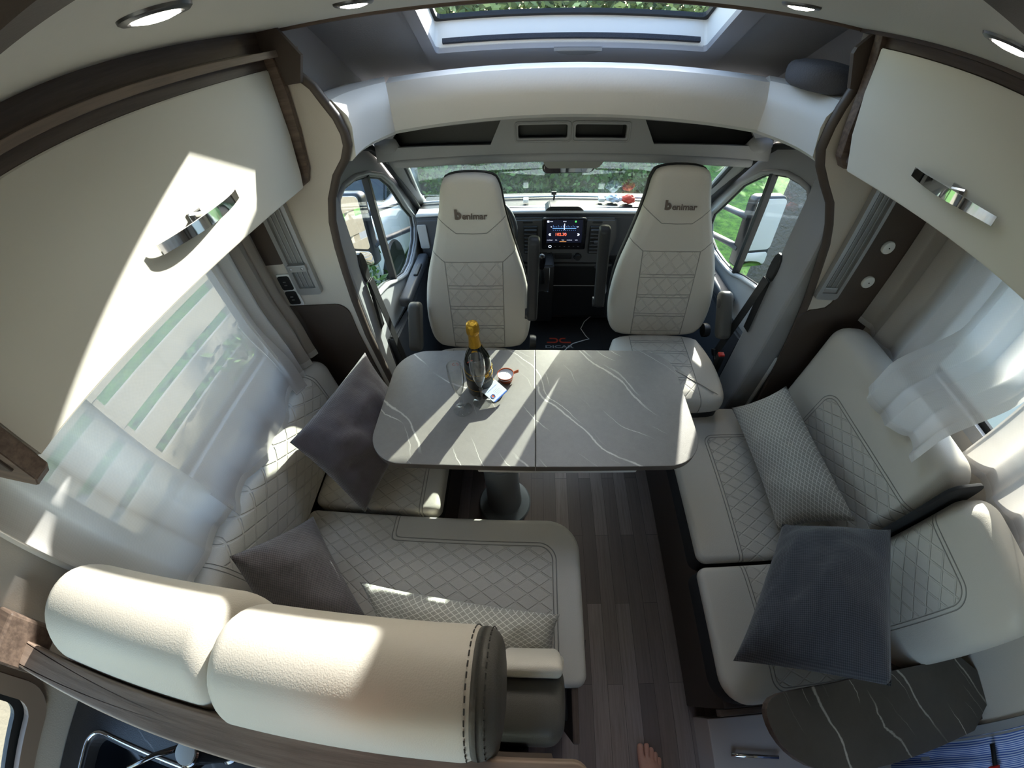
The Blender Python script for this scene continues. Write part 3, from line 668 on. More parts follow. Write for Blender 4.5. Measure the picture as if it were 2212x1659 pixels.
def head_roll(label, x0, x1, dy, dark_end):
    t = thing('head_roll', label, 'headrest', ((x0+x1)/2, 0, 1.0))
    pr_ = smooth_poly([(-.02+dy, .98), (.055+dy, .985), (.083+dy, 1.06), (.086+dy, 1.15), (.06+dy, 1.215), (.01+dy, 1.238), (-.045+dy, 1.225), (-.085+dy, 1.18), (-.102+dy, 1.12), (-.098+dy, 1.07), (-.06+dy, 1.05)])
    obj('roll_cover', along(B(), pr_, x0, x1-(.018 if dark_end else 0), .028, .006, .0 if dark_end else .006), M_leather, t, world=True, smooth=True)
    if dark_end:
        pe_ = [(y*.985+.0, 1.11+(z-1.11)*.985) for y, z in pr_]
        obj('roll_end', along(B(), pe_, x1-.05, x1, .026, 0, .006), M_dleather, t, world=True, smooth=True)
        # running stitches on both sides of the end seam
        for xx in (x1-.038, x1-.014):
            b = B()
            pts = resample(pr_, .011)
            for i in range(0, len(pts), 1):
                a = pts[i]; c_ = pts[(i+1) % len(pts)]; s_ = 1.006 if xx < x1-.03 else .975
                A_ = Vector((xx, a[0]*s_, 1.11+(a[1]-1.11)*s_)); B_ = Vector((xx, (a[0]*.45+c_[0]*.55)*s_, 1.11+((a[1]*.45+c_[1]*.55)-1.11)*s_))
                if (A_-B_).length > .002: tube(b, [A_, B_], .0011, 4)
            obj('seam_stitching', b, M_thread, t, world=True)
    return t
head_roll('pale leather head roll nearer the left wall on the sofa back', -.835, -.462, .008, False)
head_roll('long pale leather head roll with dark stitched end on the sofa back', -.452, -.040, -.006, True)
bar = thing('partition_ledge', 'dark oak ledge running behind the head rolls above the kitchen worktop', 'ledge', (-.45, -.11, .95))
b = slab(B(), rrect(XL+.002, .082, -.142, -.090, (.002, .024, .024, .002), 6), 1.13, 1.158, .004, M=None); obj('ledge_board', b, M_led, bar, world=True, smooth=40)
b = box(B(), XL+.002, .04, -.128, -.108, .95, 1.13); obj('partition_panel', b, M_brown, bar, world=True)
b = box(B(), XL, -.93, -.15, -.05, 1.10, 1.215, .006); obj('end_block', b, M_dwoodx, bar, world=True)

# ---------------------------------------------------------------- throw pillows
M_plum = woven('plum_grey_velvet', srgb(92,84,88), srgb(106,98,102), 400, None, .8, .6)
M_char = woven('charcoal_weave', srgb(62,64,70), srgb(88,89,96), 300)
M_char2 = woven('grey_brown_weave', srgb(92,88,90), srgb(122,116,117), 300)
M_latt = woven('lattice_weave', srgb(150,147,140), srgb(164,160,152), 500, (.022, .013, srgb(222,220,212), .10), .7, .3)
def tp(label, corners, th, m, seed, **k):
    th *= 1.45
    o, M, L = pillow('throw_pillow', corners, th, m, seed, **k); tag(o, label, 'pillow'); return o
tp('plum grey velvet pillow leaning in the corner beside the left end of the table', [(-.615,.50,.505), (-.50,.90,.56), (-.655,1.02,.83), (-.80,.60,.82)], .14, M_plum, 1, wrk=.020)
tp('grey brown woven pillow in the sofa corner behind the left head roll', [(-.80,.10,.60), (-.47,.115,.545), (-.745,.43,.62), (-.76,.20,.90)], .12, M_char2, 2, wrk=.014)
tp('pale lattice patterned pillow lying against the sofa back, its top edge touched by sun', [(-.42,.075,.60), (.070,.045,.545), (.085,.175,.60), (-.50,.225,.66)], .12, M_latt, 3, wrk=.012)
tp('pale lattice patterned bolster pillow lying along the right bench', [(.885,.985,.53), (.875,.43,.53), (1.04,.385,.70), (1.03,.945,.72)], .12, M_latt, 4, pinch=.06, wrk=.006)
tp('dark charcoal woven pillow standing at the rear end of the right bench', [(.585,.045,.545), (.875,-.065,.77), (1.06,.32,.79), (.85,.43,.60)], .19, M_char, 5, wrk=.016)

# ---------------------------------------------------------------- kitchen corner
wt = thing('kitchen_worktop', 'dark blue grey veined worktop behind the sofa partition', 'worktop', (-.5, -.4, .91))
b = B(); sinkR = rrect(-.91, -.60, -.62, -.225, .045, 6)
holed(b, [(XL+.004, -.128), (XL+.004, -.75), (.02, -.75), (.02, -.128)], [rrect(-.90, -.61, -.61, -.235, .04, 6)], .92, .95, 'z'); obj('worktop_slab', b, M_top, wt)
b = box(B(), XL+.004, 0, -.73, -.13, 0, .81); obj('cupboard_body', b, M_brown, wt, world=True)
sk2 = thing('kitchen_sink', 'sunken black sink with chrome rim at the lower left corner', 'sink', (-.75, -.42, .80))
b = tube(B(), [(x, y, .953) for x, y in sinkR], .0045, 8, closed=True); obj('sink_rim', b, M_chrome, sk2, world=True, smooth=True)
b = B(); prs = [(sinkR, .951), ([(x*.985-.01, y*.985-.006) for x, y in sinkR], .85), ([(-.755+(x+.755)*.8, -.42+(y+.42)*.8) for x, y in sinkR], .815)]; rs = [[b.verts.new((x, y, z)) for x, y in o] for o, z in prs]
for A_, B_ in zip(rs, rs[1:]):
    for i in range(len(A_)): b.faces.new((A_[i-1], A_[i], B_[i], B_[i-1]))
b.faces.new(rs[-1]); obj('sink_bowl', b, mat('sink_black', (.01,.012,.016), .2), sk2, world=True, smooth=40)
fc = thing('kitchen_tap', 'chrome single lever tap standing behind the sink', 'tap', (-.552, -.17, .95))
b = lathe(B(), [(0,0),(.026,0),(.026,.006),(.0215,.010),(.0215,.105),(.0235,.108),(.0235,.118),(.021,.1205),(0,.1215)], 36, T(-.552, -.17, .95)); obj('tap_body', b, mat('black_chrome', (.10,.10,.11), .12, 1.0), fc, smooth=40)
b = lathe(B(), [(0,0),(.0205,0),(.0195,.003),(0,.0035)], 36, T(-.552, -.17, 1.0712)); obj('tap_cap', b, M_alu, fc, smooth=40)
b = tube(B(), [(-.565,-.185,1.0),(-.60,-.24,1.03),(-.63,-.29,1.035),(-.65,-.32,1.02)], .010, 12); obj('tap_spout', b, MATS['black_chrome'], fc, world=True, smooth=True)
b = tube(B(), [(-.57,-.165,1.06),(-.61,-.19,1.075),(-.65,-.225,1.085)], [.006,.005,.0045], 8); obj('tap_lever', b, MATS['black_chrome'], fc, world=True, smooth=True)
# ---------------------------------------------------------------- side shelf and low step on the right
sh = thing('side_shelf', 'dark veined half round shelf at the rear end of the right bench', 'shelf', (1.0, -.15, .57))
sp = [(1.368,-.05),(1.368,-.27),(1.05,-.272),(.90,-.268),(.80,-.258),(.72,-.232),(.665,-.195),(.632,-.150),(.618,-.105),(.622,-.07),(.65,-.048),(.73,-.040),(.95,-.036),(1.15,-.038)]
b = slab(B(), smooth_poly(sp, 1), .575, .603, .002, seg=2, rings=3); edge_mat(b); obj('shelf_board', b, [M_shelf, M_dwoodx], sh, world=True)
b = box(B(), 1.0, XR-.002, -.255, -.11, 0, .575, .003); obj('shelf_cupboard', b, M_brown, sh, world=True)
stp = thing('step_locker', 'low white locker lid with chrome handle on the floor under the side shelf', 'locker', (.95, -.4, 0))
b = box(B(), .632, .990, -.80, -.122, 0, .150, .003); obj('locker_lid', b, mat('locker_white', srgb(200,188,180), .4), stp, world=True)
b = B(); tube(b, [(.69,-.235,.165),(.86,-.262,.165)], .007, 8, flat=.5); tube(b, [(.70,-.236,.148),(.70,-.236,.166)], .005, 8); tube(b, [(.85,-.26,.148),(.85,-.26,.166)], .005, 8); obj('handle', b, M_chrome, stp, world=True, smooth=True)
# striped blue blind in the lower right window
m = mat('striped_blue_blind', srgb(150,180,235), .8); n = N(m); s = n.sep(n.coord()); f = n.m('SINE', n.m('MULTIPLY', n.m('ADD', s[1], n.m('MULTIPLY', n.noise(n.coord(), 3), .02)), 900)); n.put(bsdf(m).inputs['Base Color'], n.mix(n.ss(f, -.3, .3), srgb(70,105,190), srgb(205,220,248)))
b = B(); k = 60; rs = []
for i in range(k+1):
    y = -.97+.67*i/k; x = 1.352+.006*math.sin(i*1.3); rs.append([b.verts.new((x, y, .11)), b.verts.new((x, y, 1.01)), b.verts.new((x+.002, y, 1.01)), b.verts.new((x+.002, y, .11))])
for A_, B_ in zip(rs, rs[1:]):
    for j in range(4): b.faces.new((A_[j], A_[(j+1)%4], B_[(j+1)%4], B_[j]))
b.faces.new(rs[0]); b.faces.new(rs[-1][::-1])
bl = obj('window_blind', b, m, world=True, smooth=True); tag(bl, 'blue and white striped blind at the lower right picture corner', 'blind')
b = tube(B(), [(1.335,-.93,.62),(1.335,-.33,.62)], .008, 8); wb = obj('blind_bar', b, M_black, bl, world=True, smooth=True)
b = box(B(), 1.322, 1.336, -.42, -.40, .60, .64, .003); obj('blind_catch', b, mat('red_plastic', (.55,.02,.015), .4), bl, world=True)

# ---------------------------------------------------------------- curtains
def curtain(label, x, s, y0, y1, ztop, hem, amp, waves, mt, ph=0, droop=0.0, ny=110, nz=26, wide=1.0, lean=0.0):
    b = B(); rows = []
    for j in range(nz+1):
        v = j/nz; row = []
        for i in range(ny+1):
            u = i/ny; zb = hem(u) if callable(hem) else hem; z = ztop+(zb-ztop)*v; sp_ = 1+(wide-1)*v; yc = (y0+y1)/2
            y = yc+(y0+(y1-y0)*u-yc)*sp_ + lean*v
            a = amp*(.45+.55*v)*(math.sin(u*waves*2*PI+ph+.7*math.sin(v*2+ph))+.35*math.sin(u*waves*5.1+ph*2+v*1.5)); q_ = min(1, max(0, (v-.50)/.32)); drop = droop*q_*q_*(3-2*q_)
            row.append(b.verts.new((x+s*(a+drop), y+.006*math.sin(u*waves*2*PI*2+ph), z)))
        rows.append(row)
    for A_, B_ in zip(rows, rows[1:]):
        for i in range(ny): b.faces.new((A_[i], A_[i+1], B_[i+1], B_[i]))
    pts_ = [[v_.co.copy() for v_ in r_] for r_ in rows]
    o = obj('curtain', b, mt, world=True, smooth=True); tag(o, label, 'curtain')
    b = B(); k0 = int(nz*.965); zz = [(pts_[k0], pts_[-1])]
    ra = [b.verts.new((p.x+s*.0015, p.y, p.z)) for p in pts_[k0]]; rb = [b.verts.new((p.x+s*.0015, p.y, p.z-.001)) for p in pts_[-1]]
    for i in range(ny): b.faces.new((ra[i], ra[i+1], rb[i+1], rb[i]))
    obj('curtain_hem', b, SHH, o, world=True, smooth=True)
    return o
SH1 = sheer('sheer_white', (.72,.70,.68), .13, .42); SH2 = sheer('sheer_cream', (.56,.52,.48), .06, .35); SH3 = sheer('sheer_thin', (.68,.63,.60), .32, .42); SHH = sheer('sheer_hem', (.74,.72,.70), .03, .40)
curtain('cream net curtain bunched beside the left cab partition', -.925, 1, .84, 1.075, 1.47, lambda u: .815-.02*u, .016, 3.5, SH2, .4, .02)
curtain('thin white net curtain over the middle of the left window, plants showing through', -.93, 1, .34, .88, 1.47, lambda u: .80+.03*math.sin(u*9)-.05*(u > .9), .008, 3, SH3, 1.0, .05)
curtain('white net curtain at the rear end of the left window', -.915, 1, .065, .35, 1.47, .84, .010, 2, SH1, 2.0, .03)
b = tube(B(), [(-.962, .075, .95), (-.962, .075, 1.55)], .012, 10); rp = obj('curtain_rail_post', b, M_beige, world=True, smooth=True); tag(rp, 'round beige moulding standing behind the left head roll on the wall', 'moulding')
curtain('cream net curtain bunched beside the right cab partition', 1.318, -1, .72, 1.085, 1.50, lambda u: .90+.05*u, .014, 3, SH2, .9, .0)
curtain('white net curtain strip hanging over the right back cushion, hem folded forward', 1.285, -1, .46, .74, 1.50, lambda u: .93+.02*math.sin(u*7), .012, 2.5, SH1, .2, .165)
curtain('wide cream net curtain at the rear end of the right window', 1.318, -1, .02, .48, 1.50, lambda u: .93, .014, 3.2, SH2, 1.7, .0)

# ---------------------------------------------------------------- partition fittings
def rail(label, x0, x1, z0, z1, extra):
    t = thing('wall_rail', label, 'rail', ((x0+x1)/2, YP-.01, z0), group=None)
    o = rrect(x0, x1, z0, z1, .014, 4)
    b = B(); holed(b, o, [rrect(x0+.016, x1-.014, z0+.028, z1-.01, .004, 2)], YP-.020, YP-.0005, 'y'); obj('rail_frame', b, M_alu, t, world=True, smooth=30)
    b = box(B(), x0+.010, x1-.010, YP-.009, YP-.001, z0+.02, z1-.008); obj('rail_channel', b, M_alud, t, world=True)
    b = B()
    for k in (.3, .5, .72): box(b, x0+(x1-x0)*k-.0015, x0+(x1-x0)*k+.0015, YP-.0125, YP-.008, z0+.03, z1-.01)
    obj('channel_rib', b, M_alu, t, world=True)
    if extra:
        zc = z0+.115; q = obj('clamp_plate', box(B(), x0+.012, x1-.012, YP-.030, YP-.008, zc-.013, zc+.013, .002), M_alu, t, world=True)
        for xx in (x0+.026, x1-.026): obj('screw', lathe(B(), [(0,0),(.005,0),(.005,.002),(0,.003)], 14, T(xx, YP-.030, zc) @ RX(PI/2)), M_chrome, q)
    else: obj('end_cap', box(B(), x0+.018, x1-.018, YP-.017, YP-.003, z0+.028, z0+.050, .003), M_alu, t, world=True)
    return t
rail('aluminium rail with screwed clamp on the left partition above two sockets', -.862, -.765, 1.07, 1.47, True)
rail('aluminium rail on the right partition beside two round hooks', 1.045, 1.138, 1.045, 1.47, False)
so = thing('socket_panel', 'beige framed panel holding two black sockets beside the left rail', 'socket', (-.905, YP-.01, 1.07))
b = slab(B(), rrect(-.928, -.868, 1.018, 1.155, .006, 3), -.008, .0, .002, M=T(0, YP-.008, 0) @ RX(PI/2)); obj('socket_frame', b, M_white, so)
for zc in (1.12, 1.055):
    sk_ = obj('socket_insert', slab(B(), rrect(-.923, -.876, zc-.029, zc+.029, .008, 3), 0, .005, .0015, M=T(0, YP-.009, 0) @ RX(PI/2)), M_black, so)
    for dz_ in (-.007, .007): obj('socket_contact', box(B(), -.905, -.894, YP-.016, YP-.0125, zc+dz_-.0015, zc+dz_+.0015), M_alu, sk_, world=True)
def hook(label, x, z):
    t = thing('round_hook', label, 'hook', (x, YP-.006, z), group='round white hooks on the right partition')
    b = lathe(B(), [(0,.012),(.004,.010),(.012,.011),(.0225,.010),(.0245,.006),(.0235,0),(0,0)], 32, RX(PI/2)); obj('hook_disc', b, M_white, t, T(x, YP-.006, z), smooth=40)
    b = lathe(B(), [(0,.0125),(.0022,.0125),(.0022,.009),(0,.009)], 12, RX(PI/2)); obj('hook_hole', b, M_black, t, T(x, YP-.0065, z)); return t
h0 = hook('upper round white hook on the dark board beside the right curtain', 1.222, 1.265)
dup(h0, T(1.231, YP-.006, 1.125), 'lower round white hook on the dark board beside the right curtain')
# ---------------------------------------------------------------- cab shell
b = box(B(), -.72, 1.06, 1.131, 2.46, -.05, 0); struct(obj('floor_cab', b, M_blackfab))
WL = [(1.24,1.115),(1.26,1.27),(1.30,1.32),(1.37,1.342),(1.488,1.336),(1.61,1.31),(1.765,1.253),(1.863,1.181),(1.93,1.10),(2.0,1.01),(2.09,.92),(2.085,.86),(2.03,.80),(1.95,.765),(1.86,.742),(1.75,.745),(1.66,.775),(1.60,.80),(1.50,.845),(1.42,.865),(1.327,.882),(1.27,.93),(1.245,1.02)]
WR = [(1.315,1.03),(1.32,1.20),(1.345,1.28),(1.39,1.325),(1.458,1.330),(1.55,1.325),(1.62,1.308),(1.72,1.273),(1.80,1.22),(1.869,1.173),(1.94,1.09),(2.012,1.006),(2.08,.93),(2.085,.87),(2.03,.81),(1.93,.785),(1.821,.783),(1.72,.79),(1.662,.80),(1.58,.83),(1.503,.85),(1.42,.87),(1.355,.885),(1.32,.94)]
M_trim = mat('door_inner_trim', srgb(158,158,160), .5, bumpy=(350,.0004)); M_dtrim = mat('door_lower_trim', srgb(62,64,70), .5, bumpy=(350,.0004))
def cab_door(name, x, s, W, div):
    t = bpy.data.objects.new(name, None); _link(t, None, T(x, 1.7, 0)); t['kind'] = 'structure'
    outer = [(1.135, 0), (2.40, 0), (2.40, .93), (2.16, .965), (1.80, 1.36), (1.66, 1.49), (1.135, 1.55)]
    b = holed(B(), outer, [W], x, x+.028*s, 'x'); obj('door_trim', b, M_trim, t, world=True)
    cy_, cz_ = sum(p[0] for p in W)/len(W), sum(p[1] for p in W)/len(W); big = [(cy_+(y-cy_)*1.035, cz_+(z-cz_)*1.05) for y, z in W]
    b = tube(B(), [(x-.002*s, y, z) for y, z in big], .010, 6, closed=True); obj('window_surround', b, M_trim, t, world=True, smooth=True)
    b = holed(B(), [(cy_+(y-cy_)*1.02, cz_+(z-cz_)*1.03) for y, z in W], [[(cy_+(y-cy_)*.985, cz_+(z-cz_)*.98) for y, z in W]], x+.012*s, x+.022*s, 'x'); obj('window_seal', b, M_rubber, t, world=True)
    b = prism(B(), [(cy_+(y-cy_)*1.01, cz_+(z-cz_)*1.015) for y, z in W], x+.015*s, x+.019*s, 'x'); obj('window_pane', b, M_pane, t, world=True)
    b = box(B(), min(x-.006*s, x+.026*s), max(x-.006*s, x+.026*s), div-.012, div+.012, .80, 1.315, .002); obj('window_divider', b, M_rubber, t, world=True)
    # lower door: dark moulding with pocket, arm pull
    b = prism(B(), [(1.30,.02),(2.38,.02),(2.38,.62),(2.05,.66),(1.85,.62),(1.62,.60),(1.30,.66)], min(x, x-.05*s), max(x, x-.05*s), 'x', .012); obj('door_moulding', b, M_dtrim, t, world=True, smooth=40)
    b = slab(B(), rrect(1.50, 1.98, -.03, .03, .02, 4), 0, .05, .014, M=T(x-.05*s, 0, .69) @ Matrix(((0,-s,0,0),(1,0,0,0),(0,0,1,0),(0,0,0,1)))); obj('arm_pull', b, M_dtrim, t, smooth=40)
    b = box(B(), min(x-.052*s, x-.075*s), max(x-.052*s, x-.075*s), 1.72, 1.84, .72, .75, .005); obj('window_switch', b, M_black, t, world=True)
    b = prism(B(), [(1.12,-.25),(2.40,-.25),(2.40,.70),(1.12,.70)], x+.035*s, x+.05*s, 'x', .003); obj('outer_panel', b, mat('white_body_paint', (.72,.74,.76), .15, coat=.6), t, world=True)
    return t
cab_door('door_1', -.69, -1, WL, 1.60); cab_door('door_2', 1.045, 1, WR, 1.65)
for nm, x0, s in (('seal_left', -.672, 1), ('seal_right', 1.027, -1)):
    b = tube(B(), [(x0, 1.25, 1.475), (x0, 1.50, 1.46), (x0, 1.66, 1.415), (x0+s*.004, 1.78, 1.33), (x0+s*.006, 1.93, 1.18), (x0+s*.006, 2.08, 1.03), (x0+s*.004, 2.15, .95), (x0, 2.17, .80), (x0, 2.16, .60)], .016, 8)
    struct(obj('trim_door_seal', b, M_rubber, world=True, smooth=True))
b = B(); box(b, -1.0, -.655, 1.131, 1.235, 0, 1.56, .012); struct(obj('trim_10', b, M_grey, world=True))
b = B(); box(b, .985, 1.39, 1.131, 1.30, 0, 1.56, .012); struct(obj('trim_11', b, M_grey, world=True))
# pillars beside the windscreen
for nm, p in (('trim_12', [(-.60,1.66,1.42),(-.605,1.76,1.35),(-.64,1.95,1.19),(-.68,2.13,1.03),(-.70,2.28,.92)]), ('trim_13', [(.955,1.66,1.42),(.965,1.76,1.35),(.995,1.95,1.19),(1.03,2.13,1.03),(1.05,2.28,.92)])):
    b = tube(B(), p, [.05,.045,.042,.05,.06], 14, flat=.62); t = struct(obj(nm, b, M_grey, world=True, smooth=True))
ws = bpy.data.objects.new('window_6', None); _link(ws, None, T(CX, 2.0, 1.1)); ws['kind'] = 'structure'
b = prism(B(), [(1.775,1.315),(1.779,1.318),(2.30,.912),(2.296,.908)], -.66, 1.01, 'x'); obj('windscreen_pane', b, glass('windscreen_glass', (.90,.965,.935), haze=.05), ws, world=True)  # diffuse haze mixed into the glass stands in for windscreen reflections
for x, nm in ((-.60, 'l'), (.945, 'r')): pass
b = B(); tube(b, [(-.585,1.785,1.31),(-.61,1.93,1.19),(-.64,2.10,1.05),(-.655,2.26,.93)], .010, 6); tube(b, [(.935,1.785,1.31),(.96,1.93,1.19),(.99,2.10,1.05),(1.005,2.26,.93)], .010, 6); obj('windscreen_seal', b, M_rubber, ws, world=True)
# overhead console above the windscreen
oc = thing('overhead_shelf', 'grey overhead console with open dark pockets above the windscreen', 'console', (CX, 1.70, 1.30))
holes = [[(-.60,1.400),(-.165,1.386),(-.118,1.478),(-.55,1.458)], rrect(-.050,.148,1.407,1.458,.008,3), rrect(.180,.386,1.407,1.458,.008,3), [(.505,1.388),(.955,1.402),(.90,1.462),(.455,1.478)]]
b = B(); holed(b, [(-.66,1.345),(1.02,1.345),(1.00,1.56),(-.64,1.56)], holes, 1.672, 1.69, 'y'); obj('console_face', b, M_grey, oc, world=True)
for hx0, hx1 in ((-.62,-.11),(-.058,.156),(.172,.394),(.45,.97)):
    b = B(); box(b, hx0, hx1, 1.765, 1.775, 1.37, 1.50); box(b, hx0, hx1, 1.691, 1.765, 1.368, 1.376); box(b, hx0, hx0+.006, 1.691, 1.765, 1.376, 1.50); box(b, hx1-.006, hx1, 1.691, 1.765, 1.376, 1.50); obj('pocket_lining', b, M_black, oc, world=True)
for hx0, hx1 in ((-.050,.148),(.180,.386)):
    b = tube(B(), [(x, 1.670, z) for x, z in rrect(hx0-.012, hx1+.012, 1.395, 1.468, .012, 3)], .0045, 6, closed=True); obj('pocket_frame', b, M_grey, oc, world=True, smooth=True)
b = slab(B(), rrect(-.60, .96, 1.665, 1.80, .03, 5), 1.312, 1.350, .014, seg=4); obj('console_lip', b, M_grey, oc, world=True, smooth=True)
b = box(B(), -.66, 1.02, 1.60, 1.86, 1.545, 1.60, .01); obj('console_roof', b, M_cap, oc, world=True)
b = box(B(), -.66, 1.02, 1.775, 1.80, 1.32, 1.56, .005); obj('console_back', b, M_dgrey, oc, world=True)
b = box(B(), -.72, 1.06, 2.292, 2.31, 0, .93); struct(obj('wall_cab_front', b, M_black))
def visor(label, x0, x1, f):
    pts = [(x0,.0),(x0+.02*f if f>0 else x0,-.034),(x1-.05,-.034),(x1,-.012),(x1+.0,.0)] if f > 0 else [(x0,0),(x0,-.012),(x0+.05,-.034),(x1-.02,-.034),(x1,0)]
    b = slab(B(), pts[::-1], -.006, .006, .004, M=frame_M(Vector((0,1.790,1.312)), (1,0,0), (0,-.25,1))); o = obj('sun_visor', b, mat('visor_grey', srgb(140,138,134), .8), world=True, smooth=40); return tag(o, label, 'sun visor')
visor('folded grey sun visor above the left part of the windscreen', -.56, .035, 1); visor('folded grey sun visor above the right part of the windscreen', .33, .93, -1)
rm = thing('rear_view_mirror', 'interior mirror with broad grey cover at the top middle of the windscreen', 'mirror', (.19, 1.79, 1.27))
b = prism(B(), [(.035,1.325),(.062,1.272),(.075,1.258),(.295,1.258),(.312,1.272),(.345,1.325)], 1.760, 1.782, 'y', .004); obj('mirror_cover', b, mat('visor_grey', (.3,.3,.3)), rm, world=True)
b = slab(B(), rrect(-.125,.115,-.030,.030,.028,6), 0, .02, .006, M=frame_M(Vector((.175,1.80,1.262)), (1,.08,0), (0,-.25,1)) @ T(0,0,0)); mh = obj('mirror_housing', b, M_black, rm, smooth=40)
b = slab(B(), rrect(-.118,.108,-.024,.024,.022,6), 0, .001, .0004, M=frame_M(Vector((.175,1.80,1.262)), (1,.08,0), (0,-.25,1)) @ T(0,0,.0205)); obj('mirror_glass', b, mat('mirror_silver', (.85,.86,.86), .02, 1.0), rm)
# ---------------------------------------------------------------- dashboard
M_dtop = mat('dashboard_top', srgb(196,198,202), .55, bumpy=(350,.0005))  # sun glare on the dark dashboard put into a pale colour
ds = thing('dashboard', 'dark dashboard with top painted pale as if sunlit across the cab', 'dashboard', (CX, 2.2, .1))
b = prism(B(), [(2.015,.925),(2.03,.944),(2.28,.925),(2.285,.80),(2.285,.05),(2.22,.05),(2.16,.50),(2.08,.62),(2.02,.68)], -.655, 1.01, 'x', .008); obj('dashboard_body', b, M_dgrey, ds, world=True, smooth=30)
b = slab(B(), [(-.65,2.012),(.02,2.005),(.34,2.005),(1.005,2.012),(1.0,2.10),(.75,2.085),(.62,2.06),(.42,2.085),(.17,2.10),(-.05,2.085),(-.25,2.06),(-.40,2.085),(-.65,2.10)], .943, .962, .008); obj('dashboard_top', b, M_dtop, ds, smooth=40)
b = box(B(), -.65, 1.0, 2.05, 2.31, .938, .952, .004); obj('defroster_panel', b, M_black, ds, world=True)
b = tube(B(), [(-.64,2.19,.962),(-.2,2.215,.962),(.17,2.225,.962),(.55,2.215,.962),(.99,2.19,.962)], .006, 6); obj('windscreen_trim', b, M_dtop, ds, world=True)
b = prism(B(), [(-.10,.925),(.47,.925),(.485,.80),(.455,.68),(.40,.645),(-.03,.645),(-.085,.68),(-.115,.80)], 1.985, 2.06, 'y', .010); obj('centre_panel', b, mat('centre_panel_grey', srgb(78,78,80), .5), ds, world=True, smooth=30)
b = prism(B(), [(.075,.962),(.29,.962),(.262,.985),(.10,.985)], 2.0, 2.10, 'y', .004); obj('screen_hood', b, M_black, ds, world=True)
scn = obj('screen_housing', slab(B(), rrect(.059,.305,.748,.937,.010,4), 0, .022, .004, M=T(0, 1.984, 0) @ RX(PI/2)), mat('gloss_black', (.006,.006,.008), .12), ds, smooth=40)
M_scr = emit('screen_dark_blue', (.008,.010,.028), .5)
b = box(B(), .084, .281, 1.9605, 1.9615, .792, .927); obj('screen', b, M_scr, scn, world=True)
E_b = emit('screen_blue', (.18,.42,1.0), 1.6); E_w = emit('screen_white', (.75,.82,1), 1.8); E_r = emit('screen_red', (1,.16,.08), 1.4); E_o = emit('screen_orange', (.75,.33,.10), .9); E_g = emit('screen_green', (.1,.9,.15), 1.4)
sx = lambda px: .059+(px-1171)*.2463/95.; sz = lambda py: .937-(py-466)*.189/66.
def sbox(nm, x0, x1, y0, y1, m_): return obj(nm, box(B(), x0, x1, 1.9590, 1.9603, y0, y1), m_, scn, world=True)
sbox('tuner_bar', .117, .246, .8765, .8795, E_b); sbox('tuner_pointer', .180, .1835, .8700, .9060, E_w)
b = B()
for i in range(15): box(b, .120+i*.009, .1208+i*.009, 1.9590, 1.9603, .8850, .8960 if i % 3 == 0 else .8910)
for i in range(12): box(b, .120+i*.011, .1225+i*.011, 1.9590, 1.9603, .8665, .8680)
obj('tuner_scale', b, E_b, scn, world=True)
def scr_text(s_, size, m_, x, z, bold=0, sx_=1): return text('screen_text', s_, size, m_, frame_M(Vector((x, 1.9598, z)), (1,0,0), (0,0,1)), scn, bold, .0001, sx=sx_)
scr_text('102.30', .024, E_r, .163, .842, .0004); scr_text('Auto', .0075, E_w, .110, .9185); scr_text('09:18', .0075, E_w, .182, .9185); scr_text('«', .028, E_w, .102, .844, .0005); scr_text('»', .028, E_w, .262, .844, .0005)
scr_text('<', .016, E_w, .109, .8865); scr_text('>', .016, E_w, .256, .8865); scr_text('FM', .006, E_b, .187, .849)
for s_, x_ in (('instellingen', .103), ('Info', .139), ('Scan', .177), ('voorkeuze', .213), ('Licht', .252)): scr_text(s_, .0072, E_w, x_, .8085)
sbox('menu_highlight', .158, .196, .797, .801, E_o); sbox('source_icon', .087, .098, .914, .9235, E_w); sbox('battery_icon', .238, .246, .914, .923, E_g)
for x_, m_ in [(.105, E_w)]+[(.135+i*.026, M_alu) for i in range(6)]:
    b = tube(B(), [(x_+.0075*math.cos(a*PI/8), 1.9600, .768+.0075*math.sin(a*PI/8)) for a in range(16)], .0012, 5, closed=True) if x_ < .11 else box(B(), x_-.0035, x_+.0035, 1.9595, 1.9612, .7672, .7688); obj('screen_button', b, E_w if x_ < .11 else m_, scn, world=True)
def vent(x0, x1):
    v = obj('air_vent', box(B(), x0, x1, 1.972, 1.988, .715, .885, .006), M_black, ds, world=True)
    for i in range(7):
        z = .730+i*.0225; obj('vent_slat', box(B(), x0+.006, x1-.006, 1.962, 1.974, z-.0035, z+.0035, .002), M_dgrey, v, world=True)
    obj('vent_tab', box(B(), (x0+x1)/2-.012, (x0+x1)/2+.012, 1.952, 1.964, .790, .806, .003), M_dgrey, v, world=True)
vent(-.045, .035); vent(.325, .405)
for x in (-.02, .365): obj('dash_button', slab(B(), rrect(x-.028, x+.028, .899, .913, .0065, 4), 0, .006, .002, M=T(0, 1.986, 0) @ RX(PI/2)), M_black, ds, smooth=40)
for x in (.100, .268):
    k = obj('climate_knob', lathe(B(), [(0,.03),(.017,.03),(.019,.026),(.020,0),(0,0)], 28, T(x, 1.984, .697) @ RX(PI/2)), M_black, ds, smooth=40); obj('knob_ring', lathe(B(), [(.0205,0),(.0245,0),(.0245,.012),(.0225,.015),(.0205,.012)], 32, T(x, 1.984, .697) @ RX(PI/2)), M_chrome, k, smooth=40)
b = box(B(), .135, .235, 1.976, 1.986, .678, .714, .003); obj('climate_keys', b, M_black, ds, world=True)
b = box(B(), -.12, .50, 2.03, 2.20, .20, .62, .02); obj('lower_console', b, M_black, ds, world=True)
